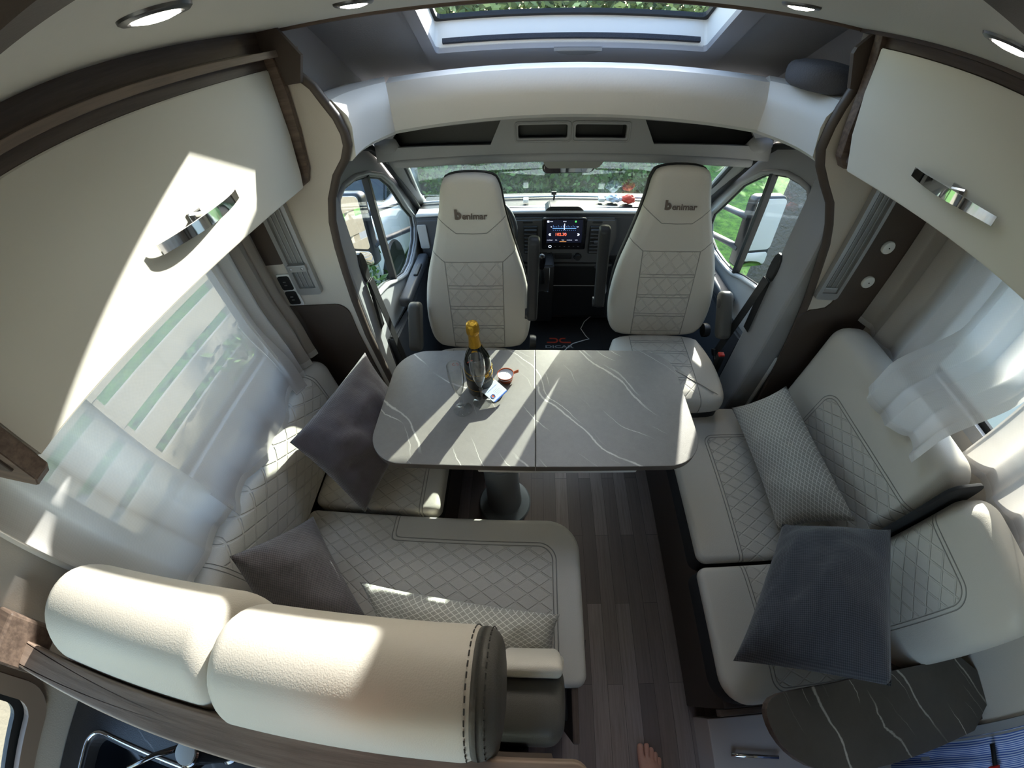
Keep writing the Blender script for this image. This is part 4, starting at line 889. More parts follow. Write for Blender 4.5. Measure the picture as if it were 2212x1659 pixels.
b = tube(B(), [(.13,2.027,.46),(.43,2.027,.46),(.44,2.027,.47),(.44,2.027,.50)], .003, 6); obj('drawer_line', b, M_alud, ds, world=True)
b = lathe(B(), [(0,.004),(.010,.004),(.014,.003),(.016,0),(0,0)], 20, T(.40, 2.028, .60) @ RX(PI/2)); obj('power_outlet', b, M_dgrey, ds, smooth=40)
b = slab(B(), rrect(-.655,-.60,.75,.90,.01,3), 0, .012, .004, M=T(0, 2.02, 0) @ RX(PI/2)); obj('side_vent', b, M_trim, ds, smooth=40)
# gear lever on its tower
gl_ = thing('gear_lever', 'black automatic gear lever in a chrome framed gate beside the radio', 'gear lever', (.06, 1.85, .5))
b = prism(B(), [(1.80,.52),(1.835,.715),(2.03,.72),(2.03,.30),(1.86,.30)], -.005, .125, 'x', .008); obj('gear_tower', b, M_black, gl_, world=True, smooth=30)
b = tube(B(), [(x, 1.797+.04*((z-.52)/.195)-.004, z) for x, z in [(.020,.705),(.100,.705),(.094,.565),(.026,.565)]], .0035, 6, closed=True); obj('chrome_frame', b, M_chrome, gl_, world=True)
b = tube(B(), [(.060,1.82,.62),(.058,1.80,.70),(.056,1.79,.745)], [.016,.010,.009], 12); obj('lever_shaft', b, M_black, gl_, world=True, smooth=True)
b = lathe(B(), [(0,-.045),(.012,-.044),(.016,-.03),(.020,.0),(.0215,.025),(.018,.042),(.010,.05),(0,.052)], 24, T(.055, 1.79, .765) @ RX(.15)); kn = obj('lever_knob', b, mat('gloss_black', (.01,.01,.01), .1), gl_, smooth=True)
b = tube(B(), [(.0405,1.785,.735),(.0355,1.783,.77),(.040,1.785,.80)], .0025, 6); obj('knob_trim', b, M_chrome, kn, world=True)
# steering wheel (left, behind the driver's seat back)
sw = thing('steering_wheel', 'black steering wheel hidden behind the left cab seat', 'steering wheel', (-.27, 1.88, .88))
SWM = frame_M(Vector((-.27, 1.88, .90)), (1,0,0), (0,.35,1))
b = tube(B(), [(.185*math.cos(a*PI/24), .185*math.sin(a*PI/24), 0) for a in range(48)], .014, 10, closed=True); obj('wheel_rim', b, M_black, sw, SWM, smooth=True)
b = slab(B(), rrect(-.07,.07,-.05,.05,.03,5), -.03, .01, .01); box(b, -.18, .18, -.012, .012, -.012, 0, .003); obj('wheel_hub', b, M_black, sw, SWM)
b = tube(B(), [(-.27,1.90,.89),(-.27,2.005,.83)], .03, 12); obj('steering_column', b, M_black, sw, world=True)
# floor mat, cable, small things on the dashboard
fm = thing('floor_mat', 'black cab floor mat with red and grey lettering between the cab seats', 'mat', (.2, 2.0, 0))
b = slab(B(), rrect(-.10, .50, 1.30, 2.30, .03, 4), .0005, .012, .003); obj('mat_carpet', b, M_blackfab, fm)
M_mred = mat('mat_red', (.50,.05,.02), .7); M_mgry = mat('mat_grey', srgb(150,150,150), .6)
text('mat_lettering', 'DICAR', .038, M_mgry, T(.190, 1.938, .0125), fm, .0008, .0006, sx=1.75)
b = B()
def ribbon(b, pts, w_, z0, z1):
    L_, R_ = [], []
    for i, p in enumerate(pts):
        a = pts[max(0, i-1)]; c = pts[min(len(pts)-1, i+1)]; tx, ty = c[0]-a[0], c[1]-a[1]; l = math.hypot(tx, ty); L_.append((p[0]-ty/l*w_, p[1]+tx/l*w_)); R_.append((p[0]+ty/l*w_, p[1]-tx/l*w_))
    for i in range(len(pts)-1): prism(b, [L_[i], L_[i+1], R_[i+1], R_[i]], z0, z1, 'z')
for s_, xa, xb in ((-1, .064, .084), (1, .050, .086)):
    ribbon(b, [(.190+s_*x, 1.970+y) for x, y in [(xa,.056),(.030,.056),(.016,.052),(.009,.040),(.009,.030),(.016,.018),(.030,.014),(xb,.014)]], .0062, .0125, .0138)
obj('mat_emblem', b, M_mred, fm)
cb = obj('charging_cable', tube(B(), [(.455,2.02,.60),(.452,1.995,.585),(.458,1.985,.52),(.47,1.99,.44),(.455,2.02,.34),(.425,2.05,.22),(.375,2.10,.11),(.355,2.10,.045),(.39,2.05,.017),(.41,2.02,.0165),(.36,2.00,.0165),(.29,1.97,.0165),(.25,1.93,.0165),(.215,1.88,.0165),(.20,1.82,.0165),(.16,1.80,.0165),(.05,1.84,.0165),(-.04,1.86,.0165),(-.09,1.83,.0165)], .0032, 8), mat('cable_white', (.75,.75,.75), .4), world=True, smooth=True); tag(cb, 'thin white charging cable hanging from the dashboard to the floor mat', 'cable')
ph = thing('phone_holder', 'small black phone holder standing on the dashboard top', 'phone holder', (.13, 2.16, .962))
obj('holder_arm', tube(B(), [(.13,2.16,.962),(.132,2.15,.99),(.128,2.145,1.005)], .005, 8), M_black, ph, world=True); obj('holder_clamp', box(B(), .115, .143, 2.138, 2.150, 1.0, 1.018, .002), M_black, ph, world=True)
from mathutils import noise as mnoise
def lump(nm, c, r3, m_, seed, amp=.25):
    b = B(); bmesh.ops.create_icosphere(b, subdivisions=4, radius=1.0)
    for v in b.verts:
        k = 1+amp*mnoise.noise(v.co*1.9+Vector((seed,0,0)))+amp*.3*mnoise.noise(v.co*5+Vector((0,seed,0))); v.co = Vector((v.co.x*r3[0]*k, v.co.y*r3[1]*k, max(-.6, v.co.z)*r3[2]*k))
    return obj(nm, b, m_, None, T(*c), smooth=True)
tag(lump('red_pouch', (.555,2.14,.978), (.038,.03,.026), mat('red_cloth', srgb(200,75,60), .8), 3), 'small red pouch on the right part of the dashboard top', 'pouch')
tag(lump('clear_bag', (.475,2.15,.976), (.040,.03,.022), mat('crumpled_clear_film', srgb(190,200,215), .15), 8, .5), 'crumpled clear bag beside the red pouch on the dashboard', 'bag')
wd = obj('white_dash_clip', box(B(), -.045, -.015, 2.12, 2.16, .962, .982, .004), M_white, world=True); tag(wd, 'small white block on the dashboard top left of the screen', 'clip')
wd2 = obj('white_dash_clip', box(B(), .385, .42, 2.13, 2.17, .962, .982, .004), M_white, world=True); tag(wd2, 'small white block on the dashboard top right of the screen', 'clip')
# ---------------------------------------------------------------- swivelled cab seats
M_sback = leather('seat_back_leather', LEATHER, 'xy', None, (.118, .0, .46, (.46,.352,.337,.250,.235,.148,.133,.045)), [(.0,.578,.06,.580),(.06,.580,.150,.655),(.118,.46,.195,.525)], q=(.062,.075))
M_scush = leather('seat_cushion_leather', LEATHER, 'xy', None, (.125, -.19, .20, (.165,.150,.085,.070,.0,-.015,-.085,-.10)), None, q=(.062,.075))
M_logo = mat('embroidered_logo', srgb(100,88,80), .8)
M_armb = leather('black_armrest_leather', srgb(42,42,44))
def cab_seat(label, M, arm_l, arm_r, off=.240):
    t = thing('cab_seat', label, 'cab seat', M=M)
    out = [(.0,0),(.13,.0),(.185,.012),(.217,.05),(.233,.11),(.235,.20),(.224,.33),(.205,.42),(.180,.51),(.152,.60),(.130,.68),(.116,.74),(.098,.775),(.07,.793),(.03,.798)]
    o2 = smooth_poly(out[1:]+[(-x, y) for x, y in out[::-1]], 1)
    o2 = smooth_poly([(.17,.0),(.222,.05),(.236,.14),(.234,.24),(.210,.38),(.174,.49),(.141,.60),(.120,.69),(.112,.75),(.085,.795),(-.085,.795),(-.112,.75),(-.120,.69),(-.141,.60),(-.174,.49),(-.210,.38),(-.234,.24),(-.236,.14),(-.222,.05),(-.17,.0)], 2)
    F = M @ frame_M(Vector((0, .235, .565)), (1,0,0), (0, .07, .81))
    b = slab(B(), o2, -.05, .022, .030, .012, 0, seg=6, rings=12, step=.018); sbk = obj('seat_backrest', b, M_sback, t, F, smooth=True)
    b = slab(B(), [(x*.985, .39+(y-.39)*.985) for x, y in o2], -.115, -.045, .035, .0, .015, seg=5, rings=6); obj('backrest_shell', b, M_dleather, t, F, smooth=True)
    b = tube(B(), [(x*.995, .39+(y-.39)*.997, -.046) for x, y in resample(o2, .02)], .005, 6, closed=True); obj('piping', b, M_black, sbk, F, smooth=True)
    text('logo_letter', 'b', .050, M_logo, F @ T(-.047, .653, .0345), sbk, .0026, .0006); text('logo_lettering', 'enimar', .034, M_logo, F @ T(.0160, .647, .0345), sbk, .0009, .0006)
    cu = smooth_poly([(-.20,-.22),(.20,-.22),(.245,-.17),(.25,.0),(.225,.14),(.19,.235),(-.19,.235),(-.225,.14),(-.25,.0),(-.245,-.17)], 2)
    b = slab(B(), cu, .49, .585, .035, .014, 0, seg=6, rings=12, step=.018); obj('seat_cushion_pad', b, M_scush, t, M, smooth=True)
    b = slab(B(), [(x*.97, y*.97) for x, y in cu], .44, .50, .012); obj('seat_pan', b, M_black, t, M, smooth=40)
    b = B(); box(b, -.17, .17, -.01, .19, .02, .44, .02); obj('seat_pedestal', b, M_black, t, M)
    def arm(side, up):
        if up:
            A_ = M @ frame_M(Vector((side*off, .20, .80)), (0,-1,0), (0,.06,1)); b = slab(B(), rrect(-.03,.03,-.03,.36,.026,5), -.022, .022, .014, seg=4)
        else:
            A_ = M @ frame_M(Vector((side*.275, .20, .80)), (0,-1,0), (0,.12,1)); b = slab(B(), rrect(-.05,.17,-.045,.03,.03,5), -.027, .027, .016, seg=4, M=RZ(-.95))
        a = obj('armrest', b, M_armb if up else M_dleather, t, A_, smooth=True)
        obj('armrest_pivot', lathe(B(), [(0,.03),(.022,.03),(.024,.02),(.024,-.02),(0,-.02)], 20, A_ @ T(-.0,0,0)), M_black, a, smooth=40)
    if arm_l is not None: arm(-1, arm_l)
    if arm_r is not None: arm(1, arm_r)
    obj('recliner_cover', lathe(B(), [(0,.02),(.03,.02),(.035,.01),(.035,-.01),(0,-.01)], 24, M @ T(.245,.24,.60) @ RY(PI/2)), M_black, t, smooth=40)
    bk = obj('buckle_stalk', box(B(), -.012, .012, -.018, .018, 0, .10, .004, M=T(0,0,0)), M_black, t, M @ T(.275, .06, .50)); obj('buckle_button', box(B(), -.013, .013, -.012, .012, .098, .108, .002), mat('red_plastic', (.55,.02,.015), .4), bk, M @ T(.275, .06, .50))
    return t
cab_seat('pale leather cab seat turned backwards, left of the gear lever, one armrest up', T(-.262, 1.095, 0) @ RY(math.radians(1.6)) , False, True)
cab_seat('pale leather cab seat turned backwards, right of the radio, by the lawn window', T(.628, 1.19, 0) @ RY(math.radians(-2.5)) @ RZ(math.radians(-3)) @ Matrix.Diagonal((1.045, 1.0, 1.0, 1.0)), True, False, .285)
# ---------------------------------------------------------------- seat belts
def belt(label, gx, gy, gz, low, side, s):
    t = thing('seat_belt', label, 'seat belt', (gx, gy, gz-.1))
    b = slab(B(), smooth_poly([(-.022,-.075),(.022,-.075),(.03,-.01),(.018,.05),(-.018,.05),(-.03,-.01)], 1), 0, .022, .006, M=frame_M(Vector((gx, gy, gz)), (0, -s, 0), (.0,.15,1))); obj('belt_guide', b, M_black, t, smooth=40)
    def strap(p0, p1, w_=.022):
        p0, p1 = Vector(p0), Vector(p1); d = (p1-p0); F = frame_M(p0, d, (0,1,.2)); return slab(B(), rrect(0, d.length, -w_, w_, .002, 2), -.0012, .0012, .0008, M=F)
    obj('belt_strap', strap((gx+.012*s, gy-.01, gz-.06), low), M_black, t); obj('belt_strap', strap((gx+.004*s, gy-.01, gz-.06), side), M_black, t)
    lw = Vector(low); dr_ = (lw-Vector((gx, gy, gz))).normalized()
    q = obj('belt_tongue', box(B(), -.004, .042, -.012, .012, -.0015, .0015, .001), M_chrome, t, frame_M(lw, dr_+Vector((-.3*s,-.8,0)), (0,1,.2))); obj('tongue_cover', box(B(), -.03, .004, -.02, .02, -.006, .006, .003), M_black, q, frame_M(lw, dr_+Vector((-.3*s,-.8,0)), (0,1,.2)))
    return t
belt('black seat belt hanging from the left cab pillar', -.645, 1.24, 1.09, (-.60, 1.24, .50), (-.645, 1.215, .80), 1)
belt('black seat belt with loose chrome tongue hanging from the right cab pillar', .975, 1.29, 1.06, (.90, 1.30, .55), (.975, 1.27, .74), -1)
# ---------------------------------------------------------------- outside mirrors
def wing(label, x0, x1, y, z0, z1, s, hinge, tilt):
    t = thing('wing_mirror', label, 'wing mirror', ((x0+x1)/2, y, z0))
    F = frame_M(Vector(((x0+x1)/2, y, (z0+z1)/2)), (1, tilt, 0), (0, .06, 1)); hw, hh = (x1-x0)/2, (z1-z0)/2
    o = rrect(-hw, hw, -hh, hh, .035, 6)
    h = obj('mirror_housing', slab(B(), o, -.075, 0, .02, 0, .02, seg=4), mat('mirror_housing_black', (.012,.013,.015), .3), t, F, smooth=40)
    M_ms = mat('mirror_silver', (.85,.86,.86), .02, 1.0)
    obj('mirror_glass', slab(B(), rrect(-hw+.012, hw-.012, -hh+.115, hh-.012, .028, 5), .001, .003, .001), M_ms, t, F)
    obj('wide_angle_glass', slab(B(), rrect(-hw+.012, hw-.012, -hh+.012, -hh+.100, .026, 5), .001, .003, .001, .006), M_ms, t, F, smooth=True)
    for dz in (.085, -.10):
        c = (F @ Vector((-s*hw*.8, dz, -.04))); obj('mirror_arm', tube(B(), [tuple(c), (c.x-s*.03, c.y+.06, c.z), (hinge, y+.22, c.z+.0)], [.032,.028,.026], 10, flat=.6), mat('mirror_arm_grey', srgb(60,66,76), .45), t, world=True, smooth=True)
    return t
wing('left outside mirror showing white bodywork, seen through the left cab window', -1.17, -.925, 1.98, .68, 1.12, -1, -.76, -.22)
wing('right outside mirror showing white bodywork against the lawn', 1.215, 1.44, 1.98, .655, 1.085, 1, 1.11, .22)
# ---------------------------------------------------------------- things on the table
ZT = .7601
M_foil = mat('gold_foil', srgb(196,150,50), .32, .85, bumpy=(130,.0025)); M_bglass = mat('bottle_dark_glass', (.008,.010,.006), .06, coat=.5)
bt = thing('champagne_bottle', 'dark champagne bottle with gold foil neck standing on the table', 'bottle', (-.185, .897, ZT))
BM = T(-.185, .897, ZT)
b = lathe(B(), [(0,.006),(.030,.002),(.044,.001),(.0475,.006),(.0475,.130),(.0460,.145),(.040,.165),(.030,.187),(.0225,.205),(.0200,.215),(0,.215)], 56, BM); obj('bottle_body', b, M_bglass, bt, smooth=50)
b = lathe(B(), [(.0255,.196),(.0215,.207),(.0195,.222),(.0180,.240),(.0172,.258),(.0170,.262),(.0205,.265),(.0215,.272),(.0208,.285),(.0195,.297),(.0165,.3025),(.010,.304),(0,.304)], 48, BM)
for v in b.verts:
    a = math.atan2(v.co.y-.897, v.co.x+.185); v.co.z += (.0055*math.sin(a*3) if v.co.z-ZT < .20 else 0); k = 1+.035*math.sin(a*9+v.co.z*60)*(v.co.z-ZT > .262); v.co.x = -.185+(v.co.x+.185)*k; v.co.y = .897+(v.co.y-.897)*k
obj('neck_foil', b, M_foil, bt, smooth=60)
b = lathe(B(), [(.0480,.030),(.0480,.100)], 56, BM); M_lab = mat('black_label', (.012,.012,.013), .45); obj('bottle_label', b, M_lab, bt, smooth=True)
for z_, r_ in ((.088, .0007), (.113, .0009), (.035, .0005)):
    obj('label_line', tube(B(), [(-.185+.0484*math.cos(a*PI/28), .897+.0484*math.sin(a*PI/28), ZT+z_) for a in range(56)], r_, 4, closed=True), M_foil, bt, world=True)
def on_bottle(bm, a0, a1, z0, z1, r=.0484):
    k = max(1, int((a1-a0)/.12)); q = [(a0+(a1-a0)*i/k) for i in range(k+1)]
    for a, c in zip(q, q[1:]): bm.faces.new([bm.verts.new((-.185+r*math.cos(t_), .897+r*math.sin(t_), ZT+z_)) for t_, z_ in ((a, z0), (c, z0), (c, z1), (a, z1))])
b = B(); on_bottle(b, -.95, -.62, .094, .108); obj('label_ornament', b, M_foil, bt)
b = B()
for i in range(7): on_bottle(b, -1.35+i*.13, -1.27+i*.13, .070, .078)
obj('label_marks', b, mat('label_grey', srgb(150,146,130), .5), bt)
b = slab(B(), smooth_poly([(-.02,-.004),(.016,.006),(.02,.012),(-.016,.002)],1), 0, .0006, .0003, M=frame_M(Vector((-.193,.8605,ZT+.172)), (1,.1,.15), (0,.75,.8))); obj('neck_sash', b, mat('label_red', (.5,.05,.02), .5), bt)
M_gl = glass('flute_glass', (.97,.98,.985), refl=2.2, haze=.05, edge=.40)  # haze and darker rims mixed into the glass imitate highlights and refraction
def flute(label, x, y):
    t = thing('champagne_flute', label, 'glass', (x, y, ZT)); Mf = T(x, y, ZT)
    obj('flute_foot', lathe(B(), [(0,.0),(.032,.0),(.0335,.0012),(.032,.003),(.012,.006),(.005,.012),(.0042,.03),(.0045,.060),(.0065,.070),(.0045,.075),(0,.076)], 40, Mf), M_gl, t, smooth=60)
    obj('flute_bowl', lathe(B(), [(0,.076),(.006,.080),(.013,.098),(.020,.125),(.0245,.155),(.0258,.180),(.0245,.205),(.0232,.218),(.0222,.2185),(.0228,.205),(.0240,.180),(.0230,.155),(.0185,.125),(.0115,.100),(.004,.086),(0,.084)], 44, Mf), M_gl, t, smooth=60); return t
f1 = flute('clear champagne flute with small red emblem, left of the bottle', -.240, .797)
f2 = flute('clear champagne flute standing directly in front of the bottle', -.174, .833)
for f_, (x, y), z_ in ((f1, (-.240,.797), .199),):
    b = B()
    for s_ in (-1, 1):
        pts = [(.0020,.004),(.006,.0045),(.0095,.003),(.0105,.0),(.008,-.0035),(.0035,-.0045)]; q = [Vector((x+.0246*math.cos(PI/2+s_*px_/.0246), y+.0246*math.sin(PI/2+s_*px_/.0246), ZT+z_+(pz_ if s_ < 0 else -pz_))) for px_, pz_ in pts]
        tube(b, q, .0007, 5)
    obj('flute_emblem', b, M_mred, f_, world=True)
cd = thing('tealight_candle', 'white tealight candle in a small copper cup with a tab handle', 'candle', (-.096, .938, ZT)); CM = T(-.096, .938, ZT)
M_cop = mat('copper_cup', srgb(196,98,60), .38, .55)
obj('copper_cup', lathe(B(), [(0,0),(.022,0),(.0245,.002),(.0300,.031),(.0305,.032),(.0290,.032),(.0285,.028),(.0285,.027)], 44, CM), M_cop, cd, smooth=50)
obj('candle_wax', lathe(B(), [(0,.0255),(.012,.0262),(.024,.0262),(.0288,.0275),(.0285,.020),(0,.02)], 36, CM), mat('candle_wax', srgb(240,240,242), .5), cd, smooth=60)
obj('candle_wick', tube(B(), [(-.096,.938,ZT+.025),(-.094,.939,ZT+.034),(-.090,.942,ZT+.040)], .0008, 6), M_white, cd, world=True)
obj('cup_handle', slab(B(), [(.0,-.003),(.020,-.003),(.020,.011),(.0,.009)], -.0012, .0012, .0005, M=T(-.068, .951, ZT+.020) @ RZ(.45) @ RX(PI/2)), M_cop, cd)
bc = thing('business_card', 'small white and blue printed card leaning against the copper candle cup', 'card', (-.123, .862, .785))
c0_, c1_, c3_ = Vector((-.131,.811,.782)), Vector((-.0885,.868,.782)), Vector((-.160,.858,.800)); FC = frame_M(c0_, c1_-c0_, c3_-c0_); LW, LH = (c1_-c0_).length, (c3_-c0_).length
obj('card_sheet', slab(B(), rrect(0, LW, 0, LH, .004, 3), 0, .0015, .0006, M=None), mat('card_white', srgb(205,216,226), .5), bc, FC)
M_cb = mat('card_blue', srgb(30,95,190), .5)
obj('card_edge', box(B(), .004, LW-.002, -.0035, .0008, -.004, .0022, .0006), M_cb, bc, FC)
obj('card_emblem', tube(B(), [(.016+.0075*math.cos(a*PI/3), .017+.0075*math.sin(a*PI/3), .0018) for a in range(6)], .0012, 5, closed=True), M_cb, bc, FC)
obj('card_title', box(B(), .012, .060, .0400, .0412, .0015, .0018), M_cb, bc, FC)
obj('emblem_centre', lathe(B(), [(0,.0019),(.0045,.0019),(.0045,.0012)], 16, T(.016,.017,0)), M_cop, bc, FC)
b = B()
for i, L_ in enumerate((.026, .022, .027, .018)): box(b, .030, .030+L_, .012+i*.0055, .0128+i*.0055, .0015, .0018)
obj('card_print', b, M_mgry, bc, FC)

# ---------------------------------------------------------------- photographer: bare feet, knee-length shorts, raised arms (mostly below the picture)
def skinned(name, verts, edges, root, mt, parent=None, sub=2):
    me = bpy.data.meshes.new(name); me.from_pydata([v[:3] for v in verts], edges, []); o = bpy.data.objects.new(name, me); C.objects.link(o)
    md = o.modifiers.new('skin', 'SKIN'); md.use_smooth_shade = True
    for i, v in enumerate(verts):
        sv = me.skin_vertices[0].data[i]; r = v[3]; sv.radius = (r, v[4] if len(v) > 4 else r); sv.use_root = (i == root)
    ms = o.modifiers.new('sub', 'SUBSURF'); ms.levels = ms.render_levels = sub
    dg = bpy.context.evaluated_depsgraph_get(); m2 = bpy.data.meshes.new_from_object(o.evaluated_get(dg)); bpy.data.objects.remove(o); m2.materials.clear(); m2.materials.append(mt)
    for p in m2.polygons: p.use_smooth = True
    o = bpy.data.objects.new(name, m2); _link(o, parent, Matrix.Identity(4)); return o
M_skin = mat('skin', srgb(205,152,132), .5, bumpy=(60,.0015)); bsdf(M_skin).inputs['Subsurface Weight'].default_value = .08
pe_ = thing('person', 'barefoot photographer standing behind the sofa, only foot and elbow in view', 'person', (.36, -.45, 0))
V = [(.27,-.52,.98,.15,.11),(.27,-.52,1.15,.14,.10),(.27,-.50,1.34,.16,.11),(.26,-.47,1.50,.06,.06),(.25,-.45,1.56,.055,.055),(.25,-.42,1.65,.085,.10),(.25,-.42,1.75,.08,.095),
 (.12,-.49,1.43,.06),(-.06,-.33,1.33,.048),(-.262,-.150,1.262,.046),(-.20,-.155,1.42,.040),(-.11,-.165,1.58,.028),(-.085,-.165,1.63,.030,.018),
 (.42,-.48,1.43,.06),(.48,-.38,1.28,.048),(.47,-.30,1.20,.044),(.30,-.27,1.40,.036),(.13,-.19,1.60,.028),(.11,-.18,1.65,.030,.018),
 (.18,-.53,.90,.095),(.19,-.50,.52,.062),(.235,-.52,.28,.055),(.245,-.545,.09,.036),
 (.36,-.53,.90,.095),(.40,-.46,.52,.062),(.415,-.43,.28,.055),(.425,-.435,.09,.036)]
Eg = [(0,1),(1,2),(2,3),(3,4),(4,5),(5,6),(2,7),(7,8),(8,9),(9,10),(10,11),(11,12),(2,13),(13,14),(14,15),(15,16),(16,17),(17,18),(0,19),(19,20),(20,21),(21,22),(0,23),(23,24),(24,25),(25,26)]
def add(v, e):
    V.append(v); Eg.append((e, len(V)-1)); return len(V)-1
def foot(ank, ax, ay, s, rot):
    """s=+1 right foot (big toe on the left)"""
    c_, n_ = math.cos(rot), math.sin(rot)
    def W(u, v, z): return (ax+(u*c_-v*n_), ay+(u*n_+v*c_), z)
    add((*W(0,-.045,.032), .032), ank)
    mid = add((*W(.0,.055,.045), .034, .028), ank); ball = add((*W(.002,.125,.026), .040, .022), mid)
    for u, v0, L, r in ((-.030*s,.165,.040,.0145),(-.008*s,.172,.034,.0105),(.009*s,.165,.030,.0098),(.024*s,.155,.026,.0092),(.037*s,.142,.022,.0085)):
        k = add((*W(u, v0-.010, .020), r*1.05, r), ball); add((*W(u*1.03, v0+L*.45, .0175), r, r*.9), k); add((*W(u*1.03, v0+L, .0125), r*.95, r*.8), len(V)-1)
foot(22, .245, -.545, -1, .05); foot(26, .425, -.405, 1, -.10)
def hand(wr, base, d, side, curl):
    base, d, side = Vector(base), Vector(d).normalized(), Vector(side).normalized(); nrm = d.cross(side)
    p = add((*(base+d*.045), .036, .016), wr)
    for i, (o_, L) in enumerate(((-.030,.070),(-.010,.080),(.010,.076),(.029,.060))):
        a = base+d*.082+side*o_; k = add((*a, .0095), p); a2 = a+d*L*.5+nrm*curl*L*.25; add((*a2, .0088), k); a3 = a2+d*L*.28+nrm*curl*L*.5; add((*a3, .0080), len(V)-1)
    a = base+d*.03-side*.040; k = add((*a, .0115), p); add((*(a+d*.030-side*.022), .0105), k); add((*(a+d*.058-side*.026+nrm*.01), .009), len(V)-1)
hand(12, (-.085,-.165,1.63), (.25,.05,1), (1,0,-.25), 1); hand(18, (.11,-.18,1.65), (-.3,.05,1), (-1,0,-.3), 1)
body = skinned('body', V, Eg, 0, M_skin, pe_)
M_shirt = mat('navy_shirt', srgb(52,60,84), .85, bumpy=(40,.004)); M_shorts = mat('grey_shorts', srgb(96,94,90), .85, bumpy=(40,.004))
skinned('shirt', [(.27,-.52,.92,.175,.135),(.27,-.52,1.14,.165,.125),(.27,-.50,1.33,.18,.13),(.265,-.475,1.46,.09,.08),(.11,-.485,1.42,.078),(-.0,-.39,1.365,.064),(.43,-.475,1.42,.078),(.465,-.41,1.33,.064)], [(0,1),(1,2),(2,3),(2,4),(4,5),(2,6),(6,7)], 0, M_shirt, pe_)
skinned('shorts', [(.27,-.52,.96,.165,.125),(.185,-.53,.86,.108),(.185,-.51,.60,.088),(.36,-.53,.86,.108),(.385,-.485,.60,.088)], [(0,1),(1,2),(0,3),(3,4)], 0, M_shorts, pe_)
hr = B(); bmesh.ops.create_uvsphere(hr, u_segments=32, v_segments=20, radius=1)
for v in hr.verts:
    z = max(v.co.z, -.15 if v.co.y > .1 else -.75); v.co = Vector((v.co.x*.098, v.co.y*.112-.012, z*.105))
obj('hair', hr, mat('brown_hair', srgb(70,52,40), .7, bumpy=(90,.004)), pe_, T(.25,-.43,1.735), smooth=True)
b = B(); bmesh.ops.create_cone(b, segments=8, radius1=.016, radius2=.006, depth=.035, cap_ends=True); obj('nose', b, M_skin, pe_, T(.25,-.322,1.675) @ RX(.5), smooth=True)
for s_ in (-1, 1):
    e = obj('eye', lathe(B(), [(0,-.011),(.008,-.008),(.011,0),(.008,.008),(0,.011)], 14, T(.25+s_*.033,-.338,1.70)), M_white, pe_, smooth=True); obj('iris', lathe(B(), [(0,.0005),(.005,0),(0,-.001)], 12, T(.25+s_*.033,-.3268,1.70) @ RX(-PI/2)), M_black, e)
    obj('ear', slab(B(), smooth_poly([(-.012,-.03),(.014,-.025),(.018,.02),(-.008,.03)],1), -.006, .006, .004, M=frame_M(Vector((.25+s_*.092,-.43,1.68)), (0,1,0), (0,0,1))), M_skin, pe_, smooth=40)
obj('mouth', slab(B(), smooth_poly([(-.025,0),(0,.006),(.025,0),(0,-.008)],1), 0, .006, .003, M=frame_M(Vector((.25,-.334,1.635)), (1,0,0), (0,0,1))), mat('lips', srgb(176,104,96), .5), pe_, smooth=True)

# ---------------------------------------------------------------- outside
GZ = -.78
m = mat('lawn', (.1,.2,.03), .9); n = N(m); co = n.coord(); f = n.noise(co, 6, 8, .75); g_ = n.noise(co, .9, 3); lf = n.ss(n.noise(co, 16, 2, .5), .66, .70)
base = n.mix(n.ss(f, .3, .7), srgb(34,72,18), srgb(100,146,44)); base = n.mix(n.m('MULTIPLY', lf, n.ss(g_, .45, .6)), base, srgb(160,130,50)); n.put(bsdf(m).inputs['Base Color'], base); n.put(bsdf(m).inputs['Normal'], n.bump(f, .05))
b = box(B(), -14, 14, -12, .9, GZ-.1, GZ+.02); struct(obj('ground', b, mat('neutral_ground_grey', srgb(112,108,104), .9, bumpy=(30,.01))))  # ground added in grey to keep green bounce light out of the interior
b = B(); bmesh.ops.create_grid(b, x_segments=160, y_segments=160, size=13)
for v in b.verts: v.co.z = .05*mnoise.noise(v.co*.7)+.02*mnoise.noise(v.co*6)+ .10*max(0, v.co.x-1)*.35
lw_ = obj('lawn', b, m, None, T(0, 4, GZ), smooth=True); lw_['kind'] = 'stuff'; lw_['label'] = 'bright green grass with fallen leaves outside the cab windows'; lw_['category'] = 'grass'
def leaf_mat(nm, c0, c1):
    m = mat(nm, c0, .55); n = N(m); gi = n.new('ShaderNodeNewGeometry'); n.put(bsdf(m).inputs['Base Color'], n.mix(gi.outputs['Random Per Island'], c0, c1))
    bsdf(m).inputs['Transmission Weight'].default_value = 0.0; return m
ML1 = leaf_mat('hedge_leaf', srgb(22,44,18), srgb(84,118,46)); ML2 = leaf_mat('pale_leaf', srgb(70,92,50), srgb(176,186,124)); ML3 = leaf_mat('dry_twig_leaf', srgb(96,92,58), srgb(190,180,120)); M_bark = mat('bark', srgb(104,98,92), .9, bumpy=(30,.03))
